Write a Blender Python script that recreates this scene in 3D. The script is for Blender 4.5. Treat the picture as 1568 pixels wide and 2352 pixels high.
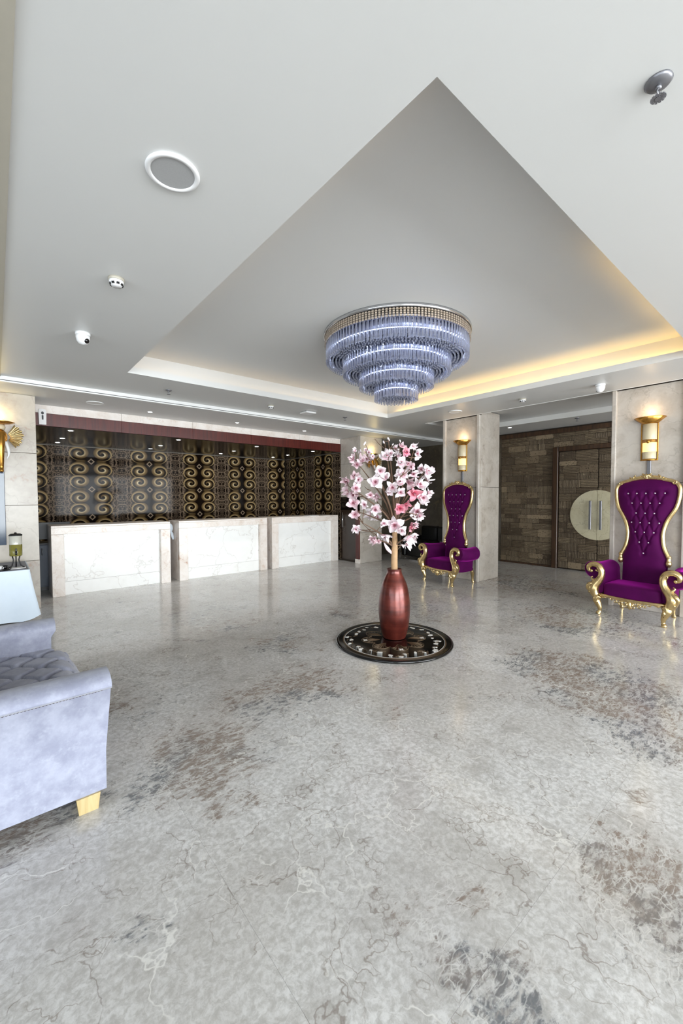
import bpy, math, random
from mathutils import Vector, Matrix, Euler
R = math.radians
PI = math.pi
rng = random.Random(7)

for o in list(bpy.data.objects):
    bpy.data.objects.remove(o, do_unlink=True)
scn = bpy.context.scene
COL = scn.collection

# ------------------------------------------------------------------ camera
CAM_F, YAW, PITCH, ROLL, CAM_H = 944.16, R(40.03), R(-2.07), R(-0.175), 1.6
fw = Vector((math.sin(YAW) * math.cos(PITCH), math.cos(YAW) * math.cos(PITCH), math.sin(PITCH)))
rt0 = Vector((math.cos(YAW), -math.sin(YAW), 0))
up0 = rt0.cross(fw)
rt = rt0 * math.cos(ROLL) + up0 * math.sin(ROLL)
up = up0 * math.cos(ROLL) - rt0 * math.sin(ROLL)
CAM = Vector((0, 0, CAM_H))
cd = bpy.data.cameras.new('camera')
cd.sensor_fit = 'HORIZONTAL'
cd.sensor_width = 36.0
cd.lens = 36.0 * CAM_F / 1568.0
cd.clip_start = 0.05
cam = bpy.data.objects.new('camera', cd)
COL.objects.link(cam)
m = Matrix((rt, up, -fw)).transposed().to_4x4()
m.translation = CAM
cam.matrix_world = m
scn.camera = cam


def ray(px, py):
    return rt * ((px - 784) / CAM_F) - up * ((py - 1176) / CAM_F) + fw


def at_z(px, py, z=0.0):
    d = ray(px, py)
    return CAM + d * ((z - CAM_H) / d.z)


def at_depth(px, py, dep):
    return CAM + ray(px, py) * dep


# ------------------------------------------------------------------ world, daylight, exposure
w = bpy.data.worlds.new('world')
scn.world = w
w.use_nodes = True
w.node_tree.nodes['Background'].inputs[0].default_value = (0.80, 0.90, 1.0, 1)
w.node_tree.nodes['Background'].inputs[1].default_value = 1.6
scn.view_settings.view_transform = 'Standard'
scn.view_settings.look = 'None'
scn.view_settings.exposure = 0.74
scn.view_settings.gamma = 1.0
scn.view_settings.use_curve_mapping = False


def daylight(name, loc, rot, sx, sy, power, col):
    l = bpy.data.lights.new(name, 'AREA')
    l.shape = 'RECTANGLE'
    l.size, l.size_y, l.energy, l.color = sx, sy, power, col
    o = bpy.data.objects.new(name, l)
    o.location, o.rotation_euler = loc, rot
    COL.objects.link(o)
    return o


# daylight entering through the glazed front of the lobby, behind the camera
Y_FRONT, X_LEFT, X_RIGHT, Y_BACK = -7.0, -5.6, 9.6, 10.65
daylight('daylight_front_a', (-1.5, Y_FRONT - 0.12, 1.55), (R(90), 0, 0), 6.4, 2.7, 600, (0.93, 0.97, 1.0))
daylight('daylight_front_b', (5.8, Y_FRONT - 0.12, 1.55), (R(90), 0, 0), 6.4, 2.7, 520, (0.97, 0.98, 1.0))
daylight('daylight_side', (X_LEFT - 0.12, -1.2, 1.55), (R(90), 0, R(-90)), 7.6, 2.7, 110, (0.88, 0.93, 1.0))


# ------------------------------------------------------------------ material helpers
def S(r, g, b):
    f = lambda c: (c / 255 / 12.92) if c / 255 <= 0.04045 else ((c / 255 + 0.055) / 1.055) ** 2.4
    return (f(r), f(g), f(b), 1.0)


class NT:
    def __init__(self, name):
        self.m = bpy.data.materials.new(name)
        self.m.use_nodes = True
        self.t = self.m.node_tree
        self.b = self.t.nodes['Principled BSDF']
        self.out = self.t.nodes['Material Output']

    def n(self, typ, **kw):
        nd = self.t.nodes.new(typ)
        ins = {}
        for k, v in kw.items():
            if k.startswith('i_') or k.startswith('I'):
                ins[k] = v
            else:
                setattr(nd, k, v)
        for k, v in ins.items():
            key = int(k[1:]) if k.startswith('I') else k[2:].replace('_', ' ')
            self.put(nd.inputs[key], v)
        return nd

    def put(self, sock, v):
        if isinstance(v, bpy.types.NodeSocket):
            self.t.links.new(v, sock)
        elif isinstance(v, bpy.types.Node):
            self.t.links.new(v.outputs[0], sock)
        else:
            sock.default_value = v

    def math(self, op, a, b=0.0, c=None, clamp=False):
        nd = self.n('ShaderNodeMath', operation=op, use_clamp=clamp, I0=a, I1=b)
        if c is not None:
            self.put(nd.inputs[2], c)
        return nd.outputs[0]

    def vmath(self, op, a, b=(0, 0, 0), scale=None):
        nd = self.n('ShaderNodeVectorMath', operation=op, I0=a, I1=b)
        if scale is not None:
            self.put(nd.inputs['Scale'], scale)
        return nd.outputs[0]

    def noise(self, vec, scale, detail=3, rough=0.5, dist=0.0):
        nd = self.n('ShaderNodeTexNoise', i_Scale=scale, i_Detail=detail, i_Roughness=rough, i_Distortion=dist)
        self.put(nd.inputs['Vector'], vec)
        return nd

    def ramp(self, fac, stops, interp='LINEAR'):
        nd = self.n('ShaderNodeValToRGB', I0=fac)
        cr = nd.color_ramp
        cr.interpolation = interp
        while len(cr.elements) < len(stops):
            cr.elements.new(0.5)
        for e, (p, c) in zip(cr.elements, stops):
            e.position = p
            e.color = c if len(c) == 4 else (*c, 1)
        return nd.outputs[0]

    def gray(self, fac, p0, p1, v0=0.0, v1=1.0):
        nd = self.n('ShaderNodeMapRange', interpolation_type='SMOOTHSTEP')
        self.put(nd.inputs[0], fac)
        for i, v in ((1, p0), (2, p1), (3, v0), (4, v1)):
            nd.inputs[i].default_value = v
        return nd.outputs[0]

    def mix(self, fac, a, b, mode='MIX'):
        nd = self.n('ShaderNodeMix', data_type='RGBA', blend_type=mode)
        self.put(nd.inputs[0], fac)
        self.put(nd.inputs[6], a)
        self.put(nd.inputs[7], b)
        return nd.outputs[2]

    def bump(self, h, strength=0.3, dist=0.01):
        nd = self.n('ShaderNodeBump', i_Strength=strength, i_Distance=dist, i_Height=h)
        self.put(self.b.inputs['Normal'], nd.outputs[0])

    def pos(self):
        return self.n('ShaderNodeNewGeometry').outputs['Position']

    def obj(self):
        return self.n('ShaderNodeTexCoord').outputs['Object']

    def rand(self):
        return self.n('ShaderNodeObjectInfo').outputs['Random']

    def set(self, **kw):
        for k, v in kw.items():
            self.put(self.b.inputs[k.replace('_', ' ')], v)
        return self.m


def plain(name, col, rough=0.5, metal=0.0, spec=0.5, var=0.06, scale=30, bump=0.0, **kw):
    """one-colour surface with a little procedural variation"""
    t = NT(name)
    nz = t.noise(t.obj(), scale, 3)
    c2 = tuple(max(0, c * (1 - var)) for c in col[:3]) + (1,)
    c1 = tuple(min(1, c * (1 + var)) for c in col[:3]) + (1,)
    t.set(Base_Color=t.mix(nz.outputs[0], c2, c1), Roughness=rough, Metallic=metal)
    t.b.inputs['Specular IOR Level'].default_value = spec
    if bump:
        t.bump(nz.outputs[0], bump, 0.01)
    for k, v in kw.items():
        t.put(t.b.inputs[k.replace('_', ' ')], v)
    return t.m


def emitter(name, col, strength):
    t = NT(name)
    nz = t.noise(t.obj(), 8, 1)
    c2 = tuple(c * 0.95 for c in col[:3]) + (1,)
    t.set(Base_Color=col, Emission_Color=t.mix(nz.outputs[0], col, c2), Emission_Strength=strength)
    return t.m


def mat_floor():
    """pale breccia marble: fine mottling, hairline veins, patches of grey and brown clasts"""
    t = NT('floor_marble')
    p = t.pos()
    q = t.vmath('ADD', p, t.vmath('SCALE', (3.1, 5.3, 0.0), scale=t.rand()))
    cen = (0.5, 0.5, 0.5)
    d1 = t.vmath('SCALE', t.vmath('SUBTRACT', t.noise(q, 2.2, 4, 0.6).outputs['Color'], cen), scale=0.5)
    d2 = t.vmath('SCALE', t.vmath('SUBTRACT', t.noise(q, 17, 3, 0.6).outputs['Color'], cen), scale=0.055)
    qd = t.vmath('ADD', t.vmath('ADD', q, d1), d2)

    def edge(vec, scale, w0, w1):
        v = t.n('ShaderNodeTexVoronoi', feature='DISTANCE_TO_EDGE', i_Scale=scale)
        t.put(v.inputs['Vector'], vec)
        return t.gray(v.outputs['Distance'], w0, w1, 1, 0)
    mot = t.noise(t.vmath('ADD', q, d2), 38, 4, 0.7).outputs[0]
    mid = t.noise(q, 4.0, 7, 0.72).outputs[0]
    big = t.noise(p, 0.75, 3, 0.5).outputs[0]
    c = t.mix(t.gray(mot, 0.32, 0.68), S(192, 190, 187), S(231, 230, 229))
    c = t.mix(t.gray(mid, 0.47, 0.68, 0, 0.6), c, S(168, 164, 159))
    c = t.mix(t.gray(big, 0.40, 0.60, 0, 0.36), c, S(168, 161, 152))
    # hairline veins
    ln = t.math('MULTIPLY', edge(qd, 6.0, 0.0, 0.022), t.gray(t.noise(q, 3.1, 3).outputs[0], 0.46, 0.62))
    c = t.mix(t.math('MULTIPLY', ln, 0.6), c, S(132, 118, 106))
    ln2 = t.math('MULTIPLY', edge(qd, 2.0, 0.0, 0.011), t.gray(mid, 0.40, 0.55))
    c = t.mix(t.math('MULTIPLY', ln2, 0.6), c, S(126, 112, 102))
    # clast patches
    pd = t.vmath('ADD', p, t.vmath('SCALE', t.vmath('SUBTRACT', t.noise(p, 2.6, 5, 0.65).outputs['Color'], cen), scale=0.75))
    patch = None
    for (px, py, r, k) in ((470, 1725, 0.36, 1.0), (360, 1800, 0.22, 0.9), (620, 1600, 0.42, 0.75), (640, 1475, 0.30, 0.8), (720, 1560, 0.35, 0.6), (1490, 2040, 0.30, 1.0), (1180, 2335, 0.17, 1.0), (1300, 1540, 0.5, 0.95), (1430, 1600, 0.5, 0.95), (1500, 1690, 0.35, 0.8), (80, 1885, 0.25, 1.0), (290, 1610, 0.4, 0.5), (1330, 1420, 0.8, 0.7), (900, 1400, 0.8, 0.55), (500, 1420, 0.7, 0.5), (1200, 1340, 0.9, 0.7), (330, 2130, 0.10, 0.7)):
        g = at_z(px, py)
        ds = t.n('ShaderNodeVectorMath', operation='DISTANCE', I0=pd, I1=(g.x, g.y, 0)).outputs['Value']
        m_ = t.gray(ds, r * 0.55, r * 1.6, k, 0)
        patch = m_ if patch is None else t.math('MAXIMUM', patch, m_)
    patch = t.math('ADD', patch, t.gray(t.noise(p, 1.6, 4, 0.6).outputs[0], 0.54, 0.70, 0, 0.75), clamp=True)
    st = t.vmath('ADD', t.vmath('MULTIPLY', q, (1.0, 2.1, 1.0)), t.vmath('SCALE', d1, scale=0.4))
    cn = t.noise(st, 13, 8, 0.70).outputs[0]
    clast = t.gray(t.math('ADD', cn, t.math('MULTIPLY_ADD', patch, 0.22, -0.20)), 0.43, 0.55)
    net = t.math('MAXIMUM', edge(t.vmath('ADD', st, d2), 19.0, 0.0, 0.10), t.math('MULTIPLY', edge(st, 7.0, 0.0, 0.05), 0.8))
    hue = t.noise(p, 1.5, 2).outputs[0]
    dark = t.mix(t.gray(hue, 0.44, 0.56), S(104, 107, 112), S(136, 120, 108))
    dark = t.mix(t.gray(t.noise(st, 30, 3).outputs[0], 0.45, 0.7, 0, 0.6), dark, S(170, 162, 154))
    gate = t.gray(patch, 0.02, 0.35)
    c = t.mix(t.math('MULTIPLY', patch, 0.25), c, dark)
    c = t.mix(t.math('MULTIPLY', t.math('MULTIPLY', clast, gate), 0.85), c, dark)
    c = t.mix(t.math('MULTIPLY', t.math('MULTIPLY', t.math('MULTIPLY', net, t.gray(t.noise(q, 9, 4, 0.6).outputs[0], 0.38, 0.6)), gate), 0.6), c, S(226, 224, 220))
    # long white threads
    wh = t.math('MULTIPLY', edge(t.vmath('ADD', qd, (9.0, 4.0, 0.0)), 2.6, 0.0, 0.016), t.gray(t.noise(q, 2.0, 3).outputs[0], 0.45, 0.6))
    c = t.mix(t.math('MULTIPLY', wh, 0.75), c, S(238, 236, 231))
    t.set(Base_Color=c, Roughness=t.math('MULTIPLY_ADD', mid, 0.08, 0.11))
    return t.m


def mat_marble(name, c0, c1, c2, rough=0.22, scale=1.0, veincol=None, vein=0.4, tint=None):
    t = NT(name)
    p = t.vmath('ADD', t.pos(), t.vmath('SCALE', (7.1, 4.3, 9.7), scale=t.rand()))
    n1 = t.noise(p, 1.8 * scale, 4, 0.6)
    d = t.vmath('ADD', p, t.vmath('SCALE', t.vmath('SUBTRACT', n1.outputs['Color'], (0.5, 0.5, 0.5)), scale=0.9 / scale))
    n2 = t.noise(d, 2.4 * scale, 5, 0.62).outputs[0]
    n3 = t.noise(d, 7 * scale, 4, 0.6).outputs[0]
    v = t.n('ShaderNodeTexVoronoi', feature='DISTANCE_TO_EDGE', i_Scale=1.7 * scale)
    t.put(v.inputs['Vector'], d)
    ln = t.gray(v.outputs['Distance'], 0.0, 0.02, 1, 0)
    c = t.mix(t.gray(n2, 0.35, 0.68), c0, c1)
    c = t.mix(t.math('MULTIPLY', t.gray(n2, 0.58, 0.72), t.gray(n3, 0.4, 0.65)), c, c2)
    c = t.mix(t.math('MULTIPLY', ln, vein), c, veincol or c2)
    t.set(Base_Color=c, Roughness=rough)
    return t.m


def mat_damask():
    """dark glossy back-painted panel printed with golden swirls and lace, one motif per panel"""
    t = NT('damask_glass')
    sx = t.n('ShaderNodeSeparateXYZ', I0=t.obj())
    x, z = sx.outputs[0], sx.outputs[2]
    nz = t.noise(t.obj(), 6, 2)
    ax = t.math('ABSOLUTE', x)
    zz = t.math('SUBTRACT', t.math('WRAP', t.math('SUBTRACT', z, 2.10), 0.62, 0.0), 0.31)
    sz = t.math('SIGN', zz)
    lx = t.math('DIVIDE', t.math('SUBTRACT', ax, 0.225), 1.25)
    lz = t.math('MULTIPLY', t.math('SUBTRACT', t.math('ABSOLUTE', zz), 0.175), sz)
    rr = t.math('SQRT', t.math('ADD', t.math('MULTIPLY', lx, lx), t.math('MULTIPLY', lz, lz)))
    th = t.math('ARCTAN2', t.math('MULTIPLY', lz, -1.0), lx)
    ph = t.math('FRACT', t.math('ADD', t.math('DIVIDE', th, 2 * PI), t.math('ADD', t.math('MULTIPLY', rr, -9.5), 0.18)))
    disc = t.gray(rr, 0.146, 0.164, 1, 0)
    arm = t.math('MULTIPLY', t.gray(ph, 0.22, 0.40), t.gray(ph, 0.90, 0.99, 1, 0))
    hot = t.math('MULTIPLY', t.gray(ph, 0.56, 0.80), t.gray(rr, 0.105, 0.03))
    core = t.gray(rr, 0.018, 0.03)
    sw = t.math('MULTIPLY', t.math('MULTIPLY', disc, arm), core)
    # lace between the pairs
    fx = t.n('ShaderNodeCombineXYZ', I0=t.math('SUBTRACT', 0.61, ax), I1=0.0, I2=t.math('ABSOLUTE', zz))
    v = t.n('ShaderNodeTexVoronoi', i_Scale=15.0, i_Randomness=0.7)
    t.put(v.inputs['Vector'], fx)
    rings = t.math('SINE', t.math('MULTIPLY', v.outputs['Distance'], 21.0))
    lace = t.gray(rings, 0.05, 0.6)
    v2 = t.n('ShaderNodeTexVoronoi', i_Scale=5.2, i_Randomness=0.35)
    t.put(v2.inputs['Vector'], fx)
    r2 = t.gray(t.math('ABSOLUTE', t.math('SUBTRACT', v2.outputs['Distance'], 0.42)), 0.03, 0.06, 1, 0)
    lace = t.math('MULTIPLY', t.math('MAXIMUM', t.math('MULTIPLY', lace, 0.75), r2), t.gray(ax, 0.34, 0.43))
    # medallions between the swirls
    md = t.math('ADD', ax, t.math('MULTIPLY', t.math('ABSOLUTE', zz), 1.0))
    med = t.gray(t.math('ABSOLUTE', t.math('SUBTRACT', md, 0.055)), 0.010, 0.02, 1, 0)
    bar = t.math('MULTIPLY', t.math('MULTIPLY', t.gray(t.math('ABSOLUTE', t.math('SUBTRACT', ax, 0.20)), 0.05, 0.11, 1, 0), t.gray(t.math('ABSOLUTE', zz), 0.02, 0.045, 1, 0)), 0.8)
    c = t.mix(nz.outputs[0], S(14, 9, 7), S(30, 21, 15))
    c = t.mix(t.math('MULTIPLY', bar, 0.7), c, S(112, 90, 58))
    c = t.mix(t.math('MULTIPLY', lace, 0.85), c, S(142, 122, 102))
    c = t.mix(med, c, S(160, 140, 118))
    tail = t.ramp(ph, [(0.22, S(58, 44, 28)), (0.62, S(128, 104, 68)), (0.90, S(188, 162, 116))])
    c = t.mix(sw, c, t.mix(t.math('MULTIPLY', hot, 0.8), tail, S(232, 214, 172)))
    t.set(Base_Color=c, Roughness=0.06)
    t.b.inputs['Specular IOR Level'].default_value = 0.08
    return t.m


def mat_carved():
    t = NT('carved_stone')
    p = t.pos()
    rv = t.rand()
    sx = t.n('ShaderNodeSeparateXYZ', I0=p)
    po = t.vmath('ADD', p, t.vmath('SCALE', (5, 5, 5), scale=rv))
    n1 = t.noise(po, 14, 4, 0.65).outputs[0]
    rows = t.gray(t.math('SINE', t.math('ADD', t.math('MULTIPLY', sx.outputs[2], 190.0), t.math('MULTIPLY', n1, 6.0))), -0.2, 0.8)
    cols = t.gray(t.math('SINE', t.math('ADD', t.math('MULTIPLY', sx.outputs[1], 210.0), t.math('MULTIPLY', n1, 6.0))), -0.2, 0.8)
    vor = t.n('ShaderNodeTexVoronoi', i_Scale=26.0)
    t.put(vor.inputs['Vector'], po)
    dots = t.gray(vor.outputs['Distance'], 0.12, 0.3)
    h = t.mix(t.math('GREATER_THAN', rv, 0.45), rows, cols)
    h = t.mix(t.math('GREATER_THAN', rv, 0.70), h, t.math('MULTIPLY', rows, cols))
    h = t.mix(t.math('GREATER_THAN', rv, 0.86), h, dots)
    base = t.mix(t.n('ShaderNodeTexWhiteNoise', noise_dimensions='1D', I1=rv).outputs[0], S(104, 88, 68), S(150, 132, 106))  # stone tones lowered, the corridor's weak light is put into the colour
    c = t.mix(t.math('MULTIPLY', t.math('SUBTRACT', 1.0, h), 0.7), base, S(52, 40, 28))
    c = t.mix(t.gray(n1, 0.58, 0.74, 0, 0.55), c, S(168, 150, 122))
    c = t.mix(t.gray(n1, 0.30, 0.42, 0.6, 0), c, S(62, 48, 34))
    t.set(Base_Color=c, Roughness=0.6)
    t.bump(h, 0.8, 0.01)
    return t.m


def mat_wood(name, c0, c1, rough=0.35, axis=(1, 1, 12), scale=3.0):
    t = NT(name)
    p = t.vmath('MULTIPLY', t.obj(), axis)
    n = t.noise(p, scale, 4, 0.6, 0.6).outputs[0]
    t.set(Base_Color=t.mix(t.gray(n, 0.3, 0.7), c0, c1), Roughness=rough)
    return t.m


def mat_velvet():
    t = NT('purple_velvet')
    n = t.noise(t.obj(), 5, 4).outputs[0]
    n2 = t.noise(t.obj(), 160, 2).outputs[0]
    t.set(Base_Color=t.mix(n, S(58, 0, 52), S(88, 1, 80)), Roughness=0.75)
    t.b.inputs['Specular IOR Level'].default_value = 0.15
    t.b.inputs['Sheen Weight'].default_value = 0.75
    t.b.inputs['Sheen Roughness'].default_value = 0.35
    t.b.inputs['Sheen Tint'].default_value = S(225, 40, 205)
    t.bump(n2, 0.08, 0.003)
    return t.m


def mat_suede():
    t = NT('lavender_suede')
    p = t.obj()
    n = t.noise(p, 7, 5, 0.65).outputs[0]
    n2 = t.noise(p, 30, 4, 0.6).outputs[0]
    c = t.mix(t.gray(n, 0.3, 0.7), S(134, 137, 156), S(162, 165, 182))
    c = t.mix(t.gray(n2, 0.5, 0.75, 0, 0.35), c, S(180, 182, 196))
    t.set(Base_Color=c, Roughness=0.72)
    t.b.inputs['Sheen Weight'].default_value = 0.25
    t.b.inputs['Sheen Roughness'].default_value = 0.5
    t.bump(n2, 0.12, 0.004)
    return t.m


def mat_vase():
    t = NT('lacquered_copper')
    sx = t.n('ShaderNodeSeparateXYZ', I0=t.obj())
    n = t.noise(t.obj(), 7, 4, 0.6).outputs[0]
    band = t.n('ShaderNodeTexNoise', noise_dimensions='1D', i_Scale=11.0, i_Detail=3.0)
    t.put(band.inputs['W'], sx.outputs[2])
    k = t.math('ADD', t.math('MULTIPLY', band.outputs[0], 0.45), t.math('MULTIPLY', n, 0.55))
    c = t.ramp(k, [(0.34, S(68, 27, 22)), (0.5, S(98, 40, 32)), (0.66, S(128, 58, 46))])
    t.set(Base_Color=c, Roughness=0.30, Metallic=0.55)
    t.b.inputs['Coat Weight'].default_value = 0.4
    t.b.inputs['Coat Roughness'].default_value = 0.15
    return t.m


def mat_petal(name, tip, heart):
    t = NT(name)
    p = t.obj()
    ln = t.n('ShaderNodeVectorMath', operation='LENGTH', I0=p).outputs['Value']
    n = t.noise(p, 60, 3).outputs[0]
    k = t.gray(t.math('ADD', ln, t.math('MULTIPLY', n, 0.02)), 0.012, 0.05)
    t.set(Base_Color=t.mix(k, heart, tip), Roughness=0.6)
    t.b.inputs['Subsurface Weight'].default_value = 0.0
    return t.m


def mat_crystal():
    t = NT('crystal')
    for nd in (t.b,):
        t.t.nodes.remove(nd)
    gl = t.n('ShaderNodeBsdfGlossy', i_Color=(0.92, 0.94, 1.0, 1), i_Roughness=0.08)
    tr = t.n('ShaderNodeBsdfTransparent', i_Color=(0.90, 0.92, 0.99, 1))
    tl = t.n('ShaderNodeBsdfTranslucent', i_Color=(0.74, 0.76, 0.86, 1))
    lw = t.n('ShaderNodeLayerWeight', i_Blend=0.45)
    nz = t.noise(t.obj(), 18, 2).outputs[0]
    a = t.n('ShaderNodeMixShader', I0=t.math('MULTIPLY_ADD', nz, 0.7, -0.10, clamp=True), I1=tr.outputs[0], I2=tl.outputs[0])
    b = t.n('ShaderNodeMixShader', I0=t.math('MULTIPLY_ADD', lw.outputs['Facing'], 0.6, 0.22), I1=a.outputs[0], I2=gl.outputs[0])
    t.t.links.new(b.outputs[0], t.out.inputs[0])
    return t.m


def mat_pane():
    t = NT('window_glass')
    t.t.nodes.remove(t.b)
    gl = t.n('ShaderNodeBsdfGlossy', i_Roughness=0.02)
    nz = t.noise(t.pos(), 2, 1).outputs[0]
    tr = t.n('ShaderNodeBsdfTransparent', I0=t.mix(nz, (0.97, 0.98, 0.98, 1), (0.99, 1, 1, 1)))
    mx = t.n('ShaderNodeMixShader', I0=0.06, I1=tr.outputs[0], I2=gl.outputs[0])
    t.t.links.new(mx.outputs[0], t.out.inputs[0])
    return t.m


MAT = {}
MAT['floor'] = mat_floor()
MAT['ceiling'] = plain('ceiling_paint', S(214, 214, 212), 0.38, spec=0.35, var=0.012, scale=1.5)
MAT['ceiling_dark'] = plain('side_ceiling_olive', S(118, 115, 104), 0.5, spec=0.3, var=0.02, scale=2)  # grey-olive, darker than the main ceiling
MAT['white'] = plain('white_paint', S(236, 235, 231), 0.45, spec=0.35, var=0.015, scale=3)
MAT['trim'] = plain('trim_paint', S(228, 228, 226), 0.4, var=0.02, scale=4)
MAT['groove'] = plain('groove_shade', S(74, 74, 76), 0.5, var=0.05)  # grey deepened to paint the shadow line below the cornice band
MAT['bead'] = plain('bead_beige', S(176, 170, 156), 0.45, var=0.03)
MAT['wall'] = plain('wall_paint', S(205, 203, 198), 0.6, var=0.02, scale=1.5)
MAT['marble'] = mat_marble('beige_marble', S(190, 182, 170), S(174, 164, 152), S(160, 128, 104), 0.24, 1.0, S(150, 135, 122), 0.35)
MAT['pier'] = mat_marble('pier_marble', S(200, 192, 182), S(182, 172, 160), S(146, 136, 126), 0.25, 1.2, S(120, 112, 104), 0.22)
MAT['desk_frame'] = mat_marble('pink_veined_marble', S(240, 233, 227), S(226, 215, 205), S(196, 160, 138), 0.2, 1.9, S(190, 160, 140), 0.3)
MAT['desk_panel'] = mat_marble('white_veined_marble', S(250, 250, 248), S(246, 246, 243), S(236, 234, 230), 0.2, 1.0, S(176, 168, 160), 0.34)
MAT['brown_marble'] = mat_marble('brown_marble', S(92, 84, 72), S(74, 66, 55), S(112, 98, 76), 0.2, 1.0, S(60, 54, 46), 0.3)
MAT['black_gloss'] = plain('black_gloss', S(16, 12, 11), 0.05, var=0.2, scale=4)
MAT['black_satin'] = plain('black_satin_panel', S(22, 14, 12), 0.16, spec=0.12, var=0.2, scale=4)
MAT['black'] = plain('black_plastic', S(14, 14, 16), 0.4, var=0.2)
MAT['leather_black'] = plain('black_leather', S(12, 12, 13), 0.35, var=0.2, bump=0.1)
MAT['navy'] = plain('navy_laminate', S(42, 56, 78), 0.4, var=0.12, scale=12)
MAT['mahogany'] = mat_wood('mahogany_veneer', S(66, 18, 14), S(92, 30, 22), 0.3, (22, 22, 1.2), 1.6)
MAT['dark_wood'] = mat_wood('dark_wood', S(52, 34, 20), S(78, 54, 34), 0.4, (10, 10, 1), 2)
MAT['damask'] = mat_damask()
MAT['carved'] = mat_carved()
MAT['mortar'] = plain('dark_joint', S(48, 38, 28), 0.8, var=0.2)
MAT['gold'] = plain('gold_leaf', S(212, 186, 134), 0.24, 0.92, var=0.38, scale=16, bump=0.15)
MAT['brass'] = plain('brass', S(190, 140, 66), 0.25, 0.95, var=0.08)
MAT['velvet'] = mat_velvet()
MAT['jewel'] = plain('crystal_button', S(225, 205, 225), 0.08, 0.6, var=0.03)
MAT['suede'] = mat_suede()
MAT['nail'] = plain('nailhead', S(58, 30, 34), 0.45, 0.1)
MAT['pale_wood'] = mat_wood('pale_gold_wood', S(176, 154, 108), S(200, 180, 134), 0.35, (8, 8, 1), 3)
MAT['vase'] = mat_vase()
MAT['bark'] = plain('bark', S(186, 150, 112), 0.7, var=0.25, scale=26, bump=0.3)
MAT['twig'] = plain('twig', S(112, 86, 68), 0.7, var=0.2, scale=40)
MAT['petal'] = mat_petal('petal_white', S(250, 240, 242), S(226, 168, 184))
MAT['petal_b'] = mat_petal('petal_blush', S(238, 214, 219), S(200, 132, 150))
MAT['petal_c'] = mat_petal('petal_pink', S(240, 170, 184), S(214, 44, 92))
MAT['stamen'] = plain('stamen', S(140, 72, 84), 0.6)
MAT['lacquer'] = plain('black_lacquer', S(9, 9, 11), 0.12, var=0.3)
MAT['pearl'] = plain('mother_of_pearl', S(244, 243, 238), 0.3, var=0.08, scale=60)
MAT['inlay_gold'] = plain('inlay_gold', S(112, 92, 70), 0.4, 0.3, var=0.15)
MAT['chrome'] = plain('chrome', S(205, 205, 208), 0.12, 1.0, var=0.03)
MAT['chrome_dark'] = plain('mirror_plate', S(140, 143, 160), 0.15, 1.0, var=0.05)
MAT['crystal'] = mat_crystal()
MAT['bead_band'] = plain('crystal_bead', S(206, 190, 172), 0.15, 0.5, var=0.25, scale=60)
MAT['led_blue'] = emitter('cool_led', (0.78, 0.85, 1.0, 1), 2.6)
MAT['led_warm'] = emitter('warm_led', (1.0, 0.66, 0.24, 1), 11.0)
MAT['led_weak'] = emitter('warm_led_dim', (1.0, 0.72, 0.42, 1), 2.2)
MAT['lamp_warm'] = emitter('warm_lamp_glass', (1.0, 0.78, 0.30, 1), 0.62)
MAT['lamp_white'] = emitter('downlight_glow', (1.0, 0.96, 0.88, 1), 14.0)
MAT['frosted'] = plain('frosted_shade', S(214, 200, 168), 0.35, var=0.05)
MAT['plastic'] = plain('white_plastic', S(236, 236, 236), 0.35, var=0.02)
MAT['grille'] = plain('grey_mesh', S(168, 168, 168), 0.6, var=0.1, scale=220)
MAT['grey'] = plain('grey_metal', S(128, 128, 132), 0.35, 0.6, var=0.05)
MAT['edge_metal'] = plain('brushed_edge', S(150, 142, 130), 0.5, 0.2)
MAT['cloth'] = plain('white_cloth', S(222, 234, 246), 0.85, var=0.03, scale=12)
MAT['grey_cloth'] = plain('grey_runner', S(140, 142, 150), 0.85, var=0.05)
MAT['steel_blue'] = plain('blue_grey_glass', S(66, 78, 96), 0.1, var=0.1, scale=5)
MAT['tank'] = plain('clear_tank', S(196, 194, 184), 0.12, var=0.04)
MAT['juice'] = plain('green_drink', S(128, 122, 60), 0.15, var=0.25, scale=20)
MAT['door_marble'] = mat_marble('door_disc_marble', S(206, 198, 168), S(196, 187, 156), S(170, 158, 128), 0.18, 1.6, S(150, 138, 112), 0.5)
MAT['dark_door'] = plain('dark_door', S(50, 38, 30), 0.18, var=0.15, scale=5)
MAT['glass'] = mat_pane()
MAT['alu'] = plain('dark_aluminium', S(70, 70, 72), 0.4, 0.6)


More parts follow.
